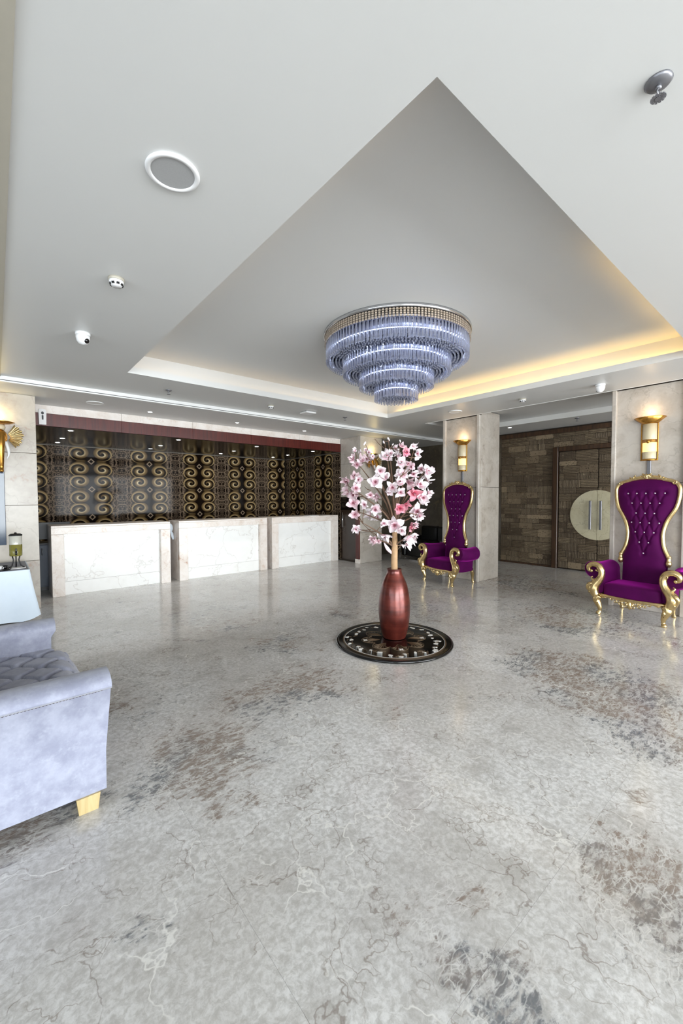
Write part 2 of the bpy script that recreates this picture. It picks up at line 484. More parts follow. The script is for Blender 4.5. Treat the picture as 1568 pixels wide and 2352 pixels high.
# ------------------------------------------------------------------ mesh helpers
class MB:
    def __init__(self):
        self.v, self.f, self.sm = [], [], []

    def add(self, vs, fs, smooth=False, mat=None):
        o = len(self.v)
        for p in vs:
            p = Vector(p)
            self.v.append(tuple(mat @ p) if mat is not None else tuple(p))
        for f in fs:
            self.f.append(tuple(i + o for i in f))
            self.sm.append(smooth)
        return self

    def box(self, x0, y0, z0, x1, y1, z1, mat=None):
        return self.add([(x0, y0, z0), (x1, y0, z0), (x1, y1, z0), (x0, y1, z0), (x0, y0, z1), (x1, y0, z1), (x1, y1, z1), (x0, y1, z1)],
                        [(3, 2, 1, 0), (4, 5, 6, 7), (0, 1, 5, 4), (1, 2, 6, 5), (2, 3, 7, 6), (3, 0, 4, 7)], False, mat)

    def bbox(self, x0, y0, z0, x1, y1, z1, b=0.01, mat=None):
        """box with chamfered edges"""
        vs, idx = [], {}
        X, Y, Z = (x0, x1), (y0, y1), (z0, z1)
        b = min(b, (x1 - x0) * .45, (y1 - y0) * .45, (z1 - z0) * .45)
        for i in (0, 1):
            for j in (0, 1):
                for k in (0, 1):
                    sx, sy, sz = (1 - 2 * i), (1 - 2 * j), (1 - 2 * k)
                    for a, d in enumerate(((0, b, b), (b, 0, b), (b, b, 0))):
                        idx[i, j, k, a] = len(vs)
                        vs.append((X[i] + sx * d[0], Y[j] + sy * d[1], Z[k] + sz * d[2]))
        fs = []
        g = lambda i, j, k, a: idx[i, j, k, a]
        fs += [(g(0, 0, 0, 0), g(0, 0, 1, 0), g(0, 1, 1, 0), g(0, 1, 0, 0)), (g(1, 0, 0, 0), g(1, 1, 0, 0), g(1, 1, 1, 0), g(1, 0, 1, 0)),
               (g(0, 0, 0, 1), g(1, 0, 0, 1), g(1, 0, 1, 1), g(0, 0, 1, 1)), (g(0, 1, 0, 1), g(0, 1, 1, 1), g(1, 1, 1, 1), g(1, 1, 0, 1)),
               (g(0, 0, 0, 2), g(0, 1, 0, 2), g(1, 1, 0, 2), g(1, 0, 0, 2)), (g(0, 0, 1, 2), g(1, 0, 1, 2), g(1, 1, 1, 2), g(0, 1, 1, 2))]
        for j in (0, 1):
            for k in (0, 1):
                fs.append((g(0, j, k, 1), g(1, j, k, 1), g(1, j, k, 2), g(0, j, k, 2)))
        for i in (0, 1):
            for k in (0, 1):
                fs.append((g(i, 0, k, 0), g(i, 1, k, 0), g(i, 1, k, 2), g(i, 0, k, 2)))
        for i in (0, 1):
            for j in (0, 1):
                fs.append((g(i, j, 0, 0), g(i, j, 1, 0), g(i, j, 1, 1), g(i, j, 0, 1)))
        for i in (0, 1):
            for j in (0, 1):
                for k in (0, 1):
                    fs.append((g(i, j, k, 0), g(i, j, k, 1), g(i, j, k, 2)))
        return self.add(vs, fs, False, mat)

    def lathe(self, prof, n=32, a0=0.0, a1=2 * PI, smooth=True, mat=None, cx=0, cy=0, rfun=None):
        full = abs(a1 - a0 - 2 * PI) < 1e-6
        m_ = n if full else n + 1
        vs = []
        for (r, z) in prof:
            for i in range(m_):
                a = a0 + (a1 - a0) * i / n
                q = r * (rfun(a, z) if rfun else 1)
                vs.append((cx + q * math.cos(a), cy + q * math.sin(a), z))
        fs = []
        for k in range(len(prof) - 1):
            for i in range(n):
                j = (i + 1) % m_ if full else i + 1
                fs.append((k * m_ + i, k * m_ + j, (k + 1) * m_ + j, (k + 1) * m_ + i))
        return self.add(vs, fs, smooth, mat)

    def tube(self, pts, rad, n=8, cap=True, smooth=True, mat=None, flat=1.0, closed=False):
        pts = [Vector(p) for p in pts]
        rad = rad if isinstance(rad, (list, tuple)) else [rad] * len(pts)
        vs, fs = [], []
        prev = None
        L = len(pts)
        for i, p in enumerate(pts):
            if closed:
                t = pts[(i + 1) % L] - pts[i - 1]
            else:
                t = (pts[min(i + 1, L - 1)] - pts[max(i - 1, 0)])
            if t.length < 1e-9:
                t = Vector((0, 0, 1))
            t.normalize()
            if prev is None:
                a = Vector((0, 0, 1)) if abs(t.z) < 0.9 else Vector((1, 0, 0))
                nrm = (a - t * a.dot(t)).normalized()
            else:
                nrm = (prev - t * prev.dot(t))
                nrm = nrm.normalized() if nrm.length > 1e-6 else prev
            prev = nrm
            bi = t.cross(nrm)
            for k in range(n):
                a = 2 * PI * k / n
                vs.append(p + nrm * (rad[i] * math.cos(a)) + bi * (rad[i] * flat * math.sin(a)))
        for i in range(L - (0 if closed else 1)):
            i2 = (i + 1) % L
            for k in range(n):
                k2 = (k + 1) % n
                fs.append((i * n + k, i * n + k2, i2 * n + k2, i2 * n + k))
        if cap and not closed:
            fs.append(tuple(range(n - 1, -1, -1)))
            fs.append(tuple((L - 1) * n + k for k in range(n)))
        return self.add(vs, fs, smooth, mat)

    def grid(self, nu, nv, fn, smooth=True, mat=None, closed_u=False):
        vs = [fn(i / nu, j / nv) for j in range(nv + 1) for i in range(nu + (0 if closed_u else 1))]
        w_ = nu if closed_u else nu + 1
        fs = []
        for j in range(nv):
            for i in range(nu):
                i2 = (i + 1) % w_
                fs.append((j * w_ + i, j * w_ + i2, (j + 1) * w_ + i2, (j + 1) * w_ + i))
        return self.add(vs, fs, smooth, mat)

    def ball(self, c, r, nu=12, nv=8, mat=None):
        c = Vector(c)
        r = r if isinstance(r, (tuple, list)) else (r, r, r)
        return self.grid(nu, nv, lambda u, v: (c.x + r[0] * math.cos(2 * PI * u) * math.sin(PI * v), c.y + r[1] * math.sin(2 * PI * u) * math.sin(PI * v), c.z - r[2] * math.cos(PI * v)), True, mat, True)

    def prism(self, poly, y0, y1, mat=None, smooth=False):
        """polygon in XZ extruded along Y"""
        n = len(poly)
        vs = [(x, y0, z) for x, z in poly] + [(x, y1, z) for x, z in poly]
        fs = [tuple(range(n)), tuple(range(2 * n - 1, n - 1, -1))] + [(i, i + n, (i + 1) % n + n, (i + 1) % n) for i in range(n)]
        return self.add(vs, fs, smooth, mat)

    def disc(self, r, z0, z1, n=32, cx=0, cy=0):
        return self.lathe([(0.0001, z1), (r, z1), (r, z0), (0.0001, z0)], n, smooth=False, cx=cx, cy=cy)

    def mesh(self, name, mat):
        me = bpy.data.meshes.new(name)
        me.from_pydata(self.v, [], self.f)
        me.polygons.foreach_set('use_smooth', self.sm)
        me.materials.append(MAT[mat])
        me.update()
        return me

    def build(self, name, mat, parent=None, loc=None, rot=None):
        import bmesh
        me = self.mesh(name, mat)
        bm = bmesh.new()
        bm.from_mesh(me)
        bmesh.ops.recalc_face_normals(bm, faces=bm.faces)
        bm.to_mesh(me)
        bm.free()
        o = bpy.data.objects.new(name, me)
        COL.objects.link(o)
        if parent is not None:
            o.parent = parent
        if loc is not None:
            o.location = loc
        if rot is not None:
            o.rotation_euler = rot
        return o


def tag(o, label, cat, group=None):
    o['label'] = label
    o['category'] = cat
    if group:
        o['group'] = group
    return o


def thing(name, label, cat, loc=(0, 0, 0), rz=0.0, group=None):
    o = bpy.data.objects.new(name, None)
    o.empty_display_size = 0.1
    COL.objects.link(o)
    o.location = loc
    o.rotation_euler = (0, 0, rz)
    return tag(o, label, cat, group)


def struct(o):
    o['kind'] = 'structure'
    return o


def frame(name):
    o = bpy.data.objects.new(name, None)
    COL.objects.link(o)
    return struct(o)


def clone(root, loc, rz, label=None, parent=None):
    c = root.copy()
    COL.objects.link(c)
    if parent is not None:
        c.parent = parent
    else:
        c.location = loc
        c.rotation_euler = (0, 0, rz)
        if label:
            c['label'] = label
    for ch in list(root.children):
        clone(ch, None, None, None, c)
    return c


def smoothpath(pts, n=6):
    """Catmull-Rom through points (any dimension, e.g. x,y,z,r)"""
    out = []
    P_ = [pts[0]] + list(pts) + [pts[-1]]
    for i in range(1, len(P_) - 2):
        for k in range(n):
            t = k / n
            row = []
            for d in range(len(pts[0])):
                a, b, c, e = P_[i - 1][d], P_[i][d], P_[i + 1][d], P_[i + 2][d]
                row.append(0.5 * (2 * b + (c - a) * t + (2 * a - 5 * b + 4 * c - e) * t * t + (3 * b - a - 3 * c + e) * t ** 3))
            out.append(tuple(row))
    out.append(tuple(pts[-1]))
    return out


def scroll(mb, c, r0, r1, turns, a0, rad, plane='xz', off=0.0, sgn=1, n=26, rtip=0.5):
    """a spiral scroll of tube, from outer radius r0 at angle a0 to inner radius r1"""
    pts, rr = [], []
    for i in range(n + 1):
        t = i / n
        a = a0 + sgn * turns * 2 * PI * t
        r = r0 + (r1 - r0) * t
        pts.append((c[0] + r * math.cos(a), off, c[1] + r * math.sin(a)))
        rr.append(rad * (1 - (1 - rtip) * t))
    pts.append(pts[-1])
    rr.append(rad * 0.2)
    mb.tube(pts, rr, 7)


CEIL, ZB, ZT = 3.125, 3.06, 3.41
TX0, TX1, TY0, TY1 = 1.266, 5.83, 0.96, 5.55
Y_COR = 6.70

# ================================================================== STRUCTURE
# ------------------------------------------------ floor of marble slabs
floor = frame('floor')
PX, PY, JX, JY = 1.35, 0.97, 2.04, 0.71
MB().box(X_LEFT, Y_FRONT, -0.12, X_RIGHT, Y_BACK, -0.02).build('screed', 'mortar', floor)
slab_mesh = None
ix0, ix1 = math.floor((X_LEFT - JX) / PX), math.ceil((X_RIGHT - JX) / PX)
iy0, iy1 = math.floor((Y_FRONT - JY) / PY), math.ceil((Y_BACK - JY) / PY)
for i in range(ix0, ix1):
    for j in range(iy0, iy1):
        x0, x1 = max(X_LEFT, JX + i * PX), min(X_RIGHT, JX + (i + 1) * PX)
        y0, y1 = max(Y_FRONT, JY + j * PY), min(Y_BACK, JY + (j + 1) * PY)
        if x1 - x0 < 0.05 or y1 - y0 < 0.05:
            continue
        g = 0.0003
        full = abs(x1 - x0 - PX) < 1e-4 and abs(y1 - y0 - PY) < 1e-4
        if full and slab_mesh:
            o = bpy.data.objects.new('marble_slab', slab_mesh)
            COL.objects.link(o)
            o.parent = floor
        else:
            hx, hy = (x1 - x0) / 2 - g, (y1 - y0) / 2 - g
            o = MB().box(-hx, -hy, -0.02, hx, hy, 0.0).build('marble_slab', 'floor', floor)
            if full:
                slab_mesh = o.data
        o.location = ((x0 + x1) / 2, (y0 + y1) / 2, 0)

# ------------------------------------------------ ceilings
c = MB()
T = 0.08
XE = 6.88
CG = 0.15   # cove ledge behind the tray fascia
for (x0, x1, y0, y1) in ((0.085, TX0 - CG, Y_FRONT, Y_COR), (TX1 + CG, XE, Y_FRONT, Y_COR), (TX0 - CG, TX1 + CG, Y_FRONT, TY0 - CG), (TX0 - CG, TX1 + CG, TY1 + CG, Y_COR), (XE, X_RIGHT, 5.45, Y_COR), (8.5, X_RIGHT, Y_FRONT, 5.45)):
    c.box(x0, y0, CEIL, x1, y1, CEIL + T)
for (x0, x1, y0, y1) in ((TX0 - CG, TX0 - .02, TY0 - CG, TY1 + CG), (TX1 + .02, TX1 + CG, TY0 - CG, TY1 + CG), (TX0 - .02, TX1 + .02, TY0 - CG, TY0 - .02), (TX0 - .02, TX1 + .02, TY1 + .02, TY1 + CG)):
    c.box(x0, y0, CEIL, x1, y1, CEIL + 0.03)
struct(c.build('ceiling', 'ceiling'))
c = MB()
a, b_ = TX0 - CG - 0.03, TX1 + CG + 0.03
for (x0, x1, y0, y1) in ((a, a + 0.03, TY0 - CG - .03, TY1 + CG + .03), (b_ - 0.03, b_, TY0 - CG - .03, TY1 + CG + .03), (a + .03, b_ - .03, TY0 - CG - .03, TY0 - CG), (a + .03, b_ - .03, TY1 + CG, TY1 + CG + .03)):
    c.box(x0, y0, CEIL + .03, x1, y1, ZT)
c.box(a, TY0 - CG - .03, ZT, b_, TY1 + CG + .03, ZT + 0.05)
struct(c.build('ceiling_tray', 'ceiling'))
c = MB()
for (x0, x1, y0, y1) in ((TX0 - .02, TX0, TY0 - .02, TY1 + .02), (TX1, TX1 + .02, TY0 - .02, TY1 + .02), (TX0, TX1, TY0 - .02, TY0), (TX0, TX1, TY1, TY1 + .02)):
    c.box(x0, y0, CEIL, x1, y1, CEIL + 0.08)
struct(c.build('trim_tray_fascia', 'ceiling'))
# corridor recess
c = MB()
c.box(XE, Y_FRONT, 3.22, 8.5, 5.45, 3.28)
struct(c.build('ceiling_corridor_recess', 'ceiling'))
c = MB()
c.box(8.48, Y_FRONT, CEIL - 0.004, 8.5, 5.45, 3.22)
c.box(XE, 5.43, CEIL - 0.004, 8.48, 5.45, 3.22)
c.box(XE - 0.02, Y_FRONT, CEIL - 0.004, XE, 5.45, 3.22)
struct(c.build('trim_corridor_fascia', 'white'))
c = MB()
c.box(X_LEFT, Y_COR + 0.04, ZB, X_RIGHT, 8.12, ZB + 0.08)
struct(c.build('ceiling_reception', 'ceiling'))
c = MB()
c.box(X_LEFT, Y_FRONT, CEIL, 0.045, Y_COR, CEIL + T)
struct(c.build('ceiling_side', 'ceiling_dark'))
c = MB()
c.box(0.045, Y_FRONT, CEIL - 0.012, 0.085, Y_COR, CEIL + T)
struct(c.build('trim_bead', 'bead'))
c = MB()
c.box(X_LEFT, Y_COR - 0.025, CEIL - 0.045, X_RIGHT, Y_COR + 0.04, CEIL + T)
struct(c.build('trim_cornice', 'trim'))
c = MB()
c.box(X_LEFT, Y_COR - 0.012, ZB + 0.012, X_RIGHT, Y_COR + 0.04, CEIL - 0.045)
struct(c.build('trim_cornice_groove', 'groove'))
c = MB()
c.box(X_LEFT, Y_COR - 0.02, ZB - 0.005, X_RIGHT, Y_COR + 0.04, ZB + 0.012)
struct(c.build('trim_cornice_lip', 'trim'))
c = MB()
c.box(X_LEFT - .2, Y_FRONT - .2, 3.6, X_RIGHT + .2, Y_BACK + .2, 3.7)  # unseen slab added to keep world light from leaking in
struct(c.build('light_block_slab', 'wall'))

# ------------------------------------------------ outer walls and glazed front
MB_ = MB()
MB_.box(X_RIGHT, Y_FRONT, 0, X_RIGHT + .15, 8.0, 3.6)
struct(MB_.build('wall_right', 'mortar'))
c = MB().box(9.57, 5.25, 0, X_RIGHT, 8.0, 3.1)
struct(c.build('wall_right_marble', 'brown_marble'))
c = MB().box(7.42, 8.0, 0, X_RIGHT, 8.15, 3.6)
struct(c.build('wall_back_marble', 'brown_marble'))
c = MB().box(X_LEFT, 7.98, 0, 0.47, 8.15, 3.6)
struct(c.build('wall_back_side', 'wall'))


def glazed(n, along, fixed, a0, a1, sgn):
    """a run of shop-front glazing: frame, mullions and one pane between each pair"""
    g = frame('window_%d' % n)
    k = round((a1 - a0) / 1.4)
    st = (a1 - a0) / k

    def bx(mb, a, b, d0, d1, z0, z1):
        if along == 'x':
            mb.box(a, fixed + d0, z0, b, fixed + d1, z1)
        else:
            mb.box(fixed + d0, a, z0, fixed + d1, b, z1)
    fr = MB()
    bx(fr, a0, a1, -0.05, 0.05, 0, 0.10)
    bx(fr, a0, a1, -0.05, 0.05, 2.92, 3.02)
    fr.build('window_frame', 'alu', g)
    for i in range(k + 1):
        mu = MB()
        bx(mu, a0 + i * st - .03, a0 + i * st + .03, -0.05, 0.05, 0.1, 2.92)
        mu.build('mullion', 'alu', g)
    for i in range(k):
        pa = MB()
        bx(pa, a0 + i * st + .03, a0 + (i + 1) * st - .03, -0.006, 0.006, 0.10, 2.92)
        pa.build('pane', 'glass', g)


c = MB()
c.box(X_LEFT, Y_FRONT - .1, 3.02, X_RIGHT, Y_FRONT + .1, 3.6)
for x0, x1 in ((X_LEFT, -4.7), (1.7, 2.6), (9.0, X_RIGHT)):
    c.box(x0, Y_FRONT - .1, 0, x1, Y_FRONT + .1, 3.02)
struct(c.build('wall_front', 'wall'))
glazed(1, 'x', Y_FRONT, -4.7, 1.7, 1)
glazed(2, 'x', Y_FRONT, 2.6, 9.0, 1)
c = MB()
c.box(X_LEFT - .1, Y_FRONT, 3.02, X_LEFT + .1, 8.0, 3.6)
c.box(X_LEFT - .1, Y_FRONT, 0, X_LEFT + .1, -5.0, 3.02)
c.box(X_LEFT - .1, 2.6, 0, X_LEFT + .1, 8.0, 3.02)
struct(c.build('wall_left', 'wall'))
glazed(3, 'y', X_LEFT, -5.0, 2.6, 1)


# ------------------------------------------------ marble-clad columns
def clad(mb_root, rects, mat='marble'):
    """rects: (axis, plane, a0, a1, z0, z1, sign) cladding slabs of 22 mm with open joints"""
    for ax, pl, a0, a1, z0, z1, s in rects:
        g = 0.0025
        ca, cz = (a0 + a1) / 2, (z0 + z1) / 2
        ha, hz = (a1 - a0) / 2 - g, (z1 - z0) / 2 - g
        mb = MB()
        if ax == 'y':
            mb.bbox(-ha, -0.011, -hz, ha, 0.011, hz, 0.002)
            o = mb.build('marble_panel', mat, mb_root, (ca, pl - s * -0.011, cz))
        else:
            mb.bbox(-0.011, -ha, -hz, 0.011, ha, hz, 0.002)
            o = mb.build('marble_panel', mat, mb_root, (pl - s * -0.011, ca, cz))


col1 = frame('column_1')
MB().box(-0.305, 7.395, 0, 0.443, 7.98, 3.1).build('column_core', 'mortar', col1)
zs = (0.0, 0.70, 1.50, 2.24, ZB)
clad(col1, [('y', 7.37, -0.33, 0.468, zs[i], zs[i + 1], 1) for i in range(4)] + [('x', 0.468, 7.395, 7.98, zs[i], zs[i + 1], -1) for i in range(4)] + [('x', -0.33, 7.395, 7.98, zs[i], zs[i + 1], 1) for i in range(4)])
col2 = frame('column_2')
MB().box(6.705, 7.275, 0, 7.385, 8.0, 3.1).build('column_core', 'mortar', col2)
zs = (0.0, 0.74, 1.60, 2.42, ZB)
clad(col2, [('y', 7.25, 6.68, 7.41, zs[i], zs[i + 1], 1) for i in range(4)] + [('x', 7.41, 7.275, 8.0, zs[i], zs[i + 1], -1) for i in range(4)] + [('x', 6.68, 7.275, 7.98, zs[i], zs[i + 1], 1) for i in (2, 3)], 'pier')
MB().box(6.68, 7.275, 1.28, 6.70, 7.98, 1.6).build('marble_panel', 'black_gloss', col2)
MB().bbox(6.655, 7.27, 0, 6.70, 7.40, 1.28, 0.004).build('door_jamb', 'mahogany', col2)
d_ = MB().bbox(6.67, 7.41, 0.05, 6.70, 7.95, 1.28, 0.004).build('service_door', 'dark_door', col2)
MB().tube([(6.63, 7.86, 0.85), (6.63, 7.86, 1.22)], 0.012, 8).build('handle', 'chrome', d_)
MB().bbox(6.64, 7.255, 0, 6.70, 7.40, 0.10, 0.003).build('plinth', 'desk_frame', col2)


def pier(n, y0, y1):
    g = frame('column_%d' % n)
    MB().box(6.95, y0 + .02, 0, 7.58, y1 - .02, 3.21).build('column_core', 'mortar', g)
    rects = []
    for k in range(2):
        z0, z1 = ((0, 1.78), (1.78, 3.12))[k]
        rects.append(('x', 6.93, y0 + 0.05, y1 - 0.05, z0, z1, 1))
        rects.append(('y', y0, 6.955, 7.60, z0, 3.21 if k else z1, 1))
        rects.append(('y', y1, 6.955, 7.60, z0, 3.21 if k else z1, -1))
    clad(g, rects, 'pier')
    for a in (y0, y1 - 0.055):
        MB().bbox(6.878, a, 0, 6.953, a + 0.055, CEIL - .004, 0.006).build('edge_strip', 'pier', g)
    return g


pier(3, 4.22, 5.03)
pier(4, 1.20, 2.08)

# ------------------------------------------------ reception alcove
hd = frame('wall_header')
for i in range(5):
    x0, x1 = 0.47 + i * 1.242, 0.47 + (i + 1) * 1.242
    MB().bbox(x0 + .002, 7.985, 2.935, x1 - .002, 8.01, ZB, 0.002).build('marble_panel', 'desk_frame', hd)
    MB().bbox(x0 + .001, 7.98, 2.735, x1 - .001, 8.01, 2.933, 0.002).build('wood_panel', 'mahogany', hd)
MB().box(0.47, 8.012, 2.735, 6.68, 8.14, 3.6).build('lintel_core', 'mortar', hd)
c = MB().box(0.47, 8.0, 2.73, 6.75, Y_BACK + .02, 2.734)
c.box(0.47, 8.14, 2.735, 6.75, Y_BACK + .1, 2.9)
struct(c.build('ceiling_alcove', 'black_satin'))
wb = frame('wall_back')
MB().box(0.3, Y_BACK + .01, 0, 6.9, Y_BACK + .15, 3.6).build('wall_core', 'mortar', wb)
for k in range(6):
    xc = 0.43 + 1.22 * k
    a0, a1 = max(xc - 0.61, 0.47), min(xc + 0.61, 6.70)
    MB().box(a0 - xc + .001, -0.006, 0.02, a1 - xc - .001, 0.006, 2.725).build('glass_panel', 'damask', wb, (xc, Y_BACK, 0))
MB().box(0.47, Y_BACK - .02, 2.716, 6.70, Y_BACK - .006, 2.726).build('edge_trim', 'edge_metal', wb)
wa = frame('wall_alcove_right')
MB().box(6.72, 8.0, 0, 6.9, Y_BACK + .01, 3.6).build('wall_core', 'mortar', wa)
for k in range(3):
    yc = 9.95 - 1.22 * k
    a0, a1 = yc - 0.61, min(yc + 0.61, Y_BACK - .01)
    a0 = max(a0, 8.0)
    MB().box(a0 - yc + .001, -0.006, 0.02, a1 - yc - .001, 0.006, 2.725).build('glass_panel', 'damask', wa, (6.70, yc, 0), (0, 0, R(90)))
MB().box(6.68, 8.0, 2.716, 6.694, Y_BACK - .02, 2.726).build('edge_trim', 'edge_metal', wa)
c = MB().box(0.30, 8.14, 0, 0.47, Y_BACK + .01, 3.6)
struct(c.build('wall_alcove_left', 'black_gloss'))

# ------------------------------------------------ corridor wall: carved stone blocks around a double door
cw = frame('wall_corridor')
MB().box(9.585, Y_FRONT, 0, X_RIGHT, 5.25, 3.1).build('wall_backing', 'mortar', cw)
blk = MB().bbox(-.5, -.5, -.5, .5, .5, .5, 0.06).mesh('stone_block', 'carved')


def course(root, y0, y1, z0, z1, xf, rg):
    z = z0
    while z < z1 - 0.03:
        h = min(rg.choice((0.10, 0.12, 0.14, 0.17)), z1 - z)
        if z1 - z - h < 0.05:
            h = z1 - z
        y = y0
        while y < y1 - 0.02:
            l = min(rg.uniform(0.14, 0.46), y1 - y)
            if y1 - y - l < 0.07:
                l = y1 - y
            d = rg.uniform(0.012, 0.03)
            o = bpy.data.objects.new('stone_block', blk)
            COL.objects.link(o)
            o.parent = root
            o.location = (xf - d / 2, y + l / 2, z + h / 2)
            o.scale = (d, l - 0.005, h - 0.005)
            y += l
        z += h


rg = random.Random(3)
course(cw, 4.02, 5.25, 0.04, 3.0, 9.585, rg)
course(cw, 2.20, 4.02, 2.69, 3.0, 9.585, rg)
MB().box(9.53, Y_FRONT, 3.0, 9.585, 5.25, 3.09).build('cornice', 'dark_wood', cw)
MB().box(9.55, 4.02, 0.0, 9.585, 5.25, 0.04).build('skirting', 'dark_wood', cw)
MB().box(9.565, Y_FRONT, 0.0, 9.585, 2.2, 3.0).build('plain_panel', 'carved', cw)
dr = frame('door_1')
fr = MB()
fr.bbox(9.515, 3.90, 0, 9.585, 4.02, 2.69, 0.01)
fr.bbox(9.515, 2.20, 0, 9.585, 2.30, 2.69, 0.01)
fr.bbox(9.515, 2.30, 2.59, 9.585, 3.90, 2.69, 0.01)
fr.build('door_frame', 'dark_wood', dr)
for (a0, a1, hy) in ((3.112, 3.885, 3.225), (2.305, 3.106, 3.03)):
    lf = MB().box(9.562, a0, 0.02, 9.584, a1, 2.58).build('door_leaf', 'mortar', dr)
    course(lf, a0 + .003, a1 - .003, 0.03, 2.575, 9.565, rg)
    s0 = 1 if a0 > 3.1 else -1
    poly = []
    for k in range(33):
        an = -PI / 2 + PI * k / 32
        poly.append((s0 * 0.52 * math.cos(an), 1.21 + 0.52 * math.sin(an)))
    ed = a0 if s0 > 0 else a1
    vs = [(9.518, ed + p, z) for p, z in poly] + [(9.562, ed + p, z) for p, z in poly]
    n = len(poly)
    MB().add(vs, [tuple(range(n)), tuple(range(2 * n - 1, n - 1, -1))] + [(i, (i + 1) % n, (i + 1) % n + n, i + n) for i in range(n)]).build('marble_disc', 'door_marble', lf)
    h = MB().bbox(9.45, hy - .022, 0.91, 9.47, hy + .022, 1.51, 0.004)
    for zz in (1.02, 1.40):
        h.tube([(9.465, hy, zz), (9.52, hy, zz)], 0.01, 8)
    h.build('pull_handle', 'grey', lf)

# ================================================================== LIGHTS OF THE PLACE
# cove strips on the ledge of the ceiling tray
for (nm, p0, p1, mt, lb) in (('led_strip', (TX1 + .08, TY0 + .1), (TX1 + .10, TY1 - .1), 'led_warm', 'warm LED strip hidden in the ceiling tray beside the armchair wall'),
                             ('led_strip', (3.4, TY0 - .10), (TX1 - .05, TY0 - .08), 'led_warm', 'warm LED strip hidden in the tray edge nearest the glazed front'),
                             ('led_strip', (TX0 + .05, TY1 + .08), (TX1 - .05, TY1 + .10), 'led_weak', 'dim LED strip hidden in the tray edge nearest the reception'),
                             ('led_strip', (TX0 - .10, TY0 + .05), (TX0 - .08, TY1 - .05), 'led_weak', 'dim LED strip hidden in the tray edge beside the sofa')):
    tag(MB().box(p0[0], p0[1], CEIL + .031, p1[0], p1[1], CEIL + .045).build(nm, mt), lb, 'light strip', 'cove light strips')

# ------------------------------------------------ chandelier
CX, CY = 3.5, 3.2
ch = thing('chandelier', 'round four-tier crystal rod chandelier with chrome ring under the ceiling tray', 'chandelier', (CX, CY, 2.68))
o0 = -2.68
ring = MB().lathe([(0.70, ZT + o0), (0.816, ZT + o0), (0.816, 3.378 + o0), (0.79, 3.372 + o0), (0.79, 3.39 + o0), (0.70, 3.39 + o0)], 96)
ring.build('ceiling_ring', 'chrome', ch)
band = MB()
for k in range(150):
    a = 2 * PI * k / 150
    for zz in (3.362, 3.341, 3.320, 3.299):
        mt = Matrix.Translation((0.800 * math.cos(a), 0.800 * math.sin(a), zz + o0)) @ Matrix.Rotation(a, 4, 'Z')
        band.box(-.006, -.0105, -.0075, .006, .0105, .0075, mt)
b = band.build('bead_band', 'bead_band', ch)
b['kind'] = 'stuff'
tiers = ((0.786, 3.30, 3.108, 0.595), (0.595, 3.17, 2.962, 0.413), (0.413, 3.02, 2.824, 0.241), (0.241, 2.87, 2.686, 0.0))
for ti, (r, z1, z0, rin) in enumerate(tiers):
    plate = MB().lathe([(max(rin - .05, .001), z1 + .03 + o0), (r - .01, z1 + .03 + o0), (r + .004, z1 + .02 + o0), (r + .004, z1 - .005 + o0), (r - .02, z1 - .005 + o0), (r - .03, z1 + .012 + o0), (max(rin - .05, .001), z1 + .012 + o0)], 72)
    plate.build('tier_plate', 'chrome_dark', ch)
    inner = MB().lathe([(r - .05, z1 + o0), (r - .05, z0 + .05 + o0), (r - .056, z0 + .05 + o0)], 64)
    inner.build('mirror_drum', 'chrome_dark', ch)
    led = MB()
    n = 72
    for zz in ((z0 + z1) / 2 + .01,):
        led.tube([((r - .042) * math.cos(2 * PI * k / n), (r - .042) * math.sin(2 * PI * k / n), zz + o0) for k in range(n)], 0.004, 5, closed=True)
    led.build('led_ring', 'led_blue', ch)
    rods = MB()
    n = int(2 * PI * r / 0.0215)
    for k in range(n):
        a = 2 * PI * k / n
        rr = r if k % 2 else r - .016
        zl = z0 + (0.0 if k % 2 else .008)
        rods.tube([(rr * math.cos(a), rr * math.sin(a), zl + o0), (rr * math.cos(a), rr * math.sin(a), z1 + o0)], 0.0085, 6, smooth=False)
    rd = rods.build('crystal_rods', 'crystal', ch)
    rd['kind'] = 'stuff'
    drops = MB()
    rr = r - .034
    while rr > max(rin - .01, 0.02):
        n = max(6, int(2 * PI * rr / 0.034))
        for k in range(n):
            a = 2 * PI * (k + rng.random() * .3) / n
            x, y, z = rr * math.cos(a), rr * math.sin(a), z0 + o0 + .012 + rng.random() * .012
            s = 0.012
            drops.add([(x - s, y, z), (x, y - s, z), (x + s, y, z), (x, y + s, z), (x, y, z + .07), (x, y, z - .016)], [(0, 1, 4), (1, 2, 4), (2, 3, 4), (3, 0, 4), (1, 0, 5), (2, 1, 5), (3, 2, 5), (0, 3, 5)])
        rr -= 0.036
    dp = drops.build('crystal_drops', 'crystal', ch)
    dp['kind'] = 'stuff'


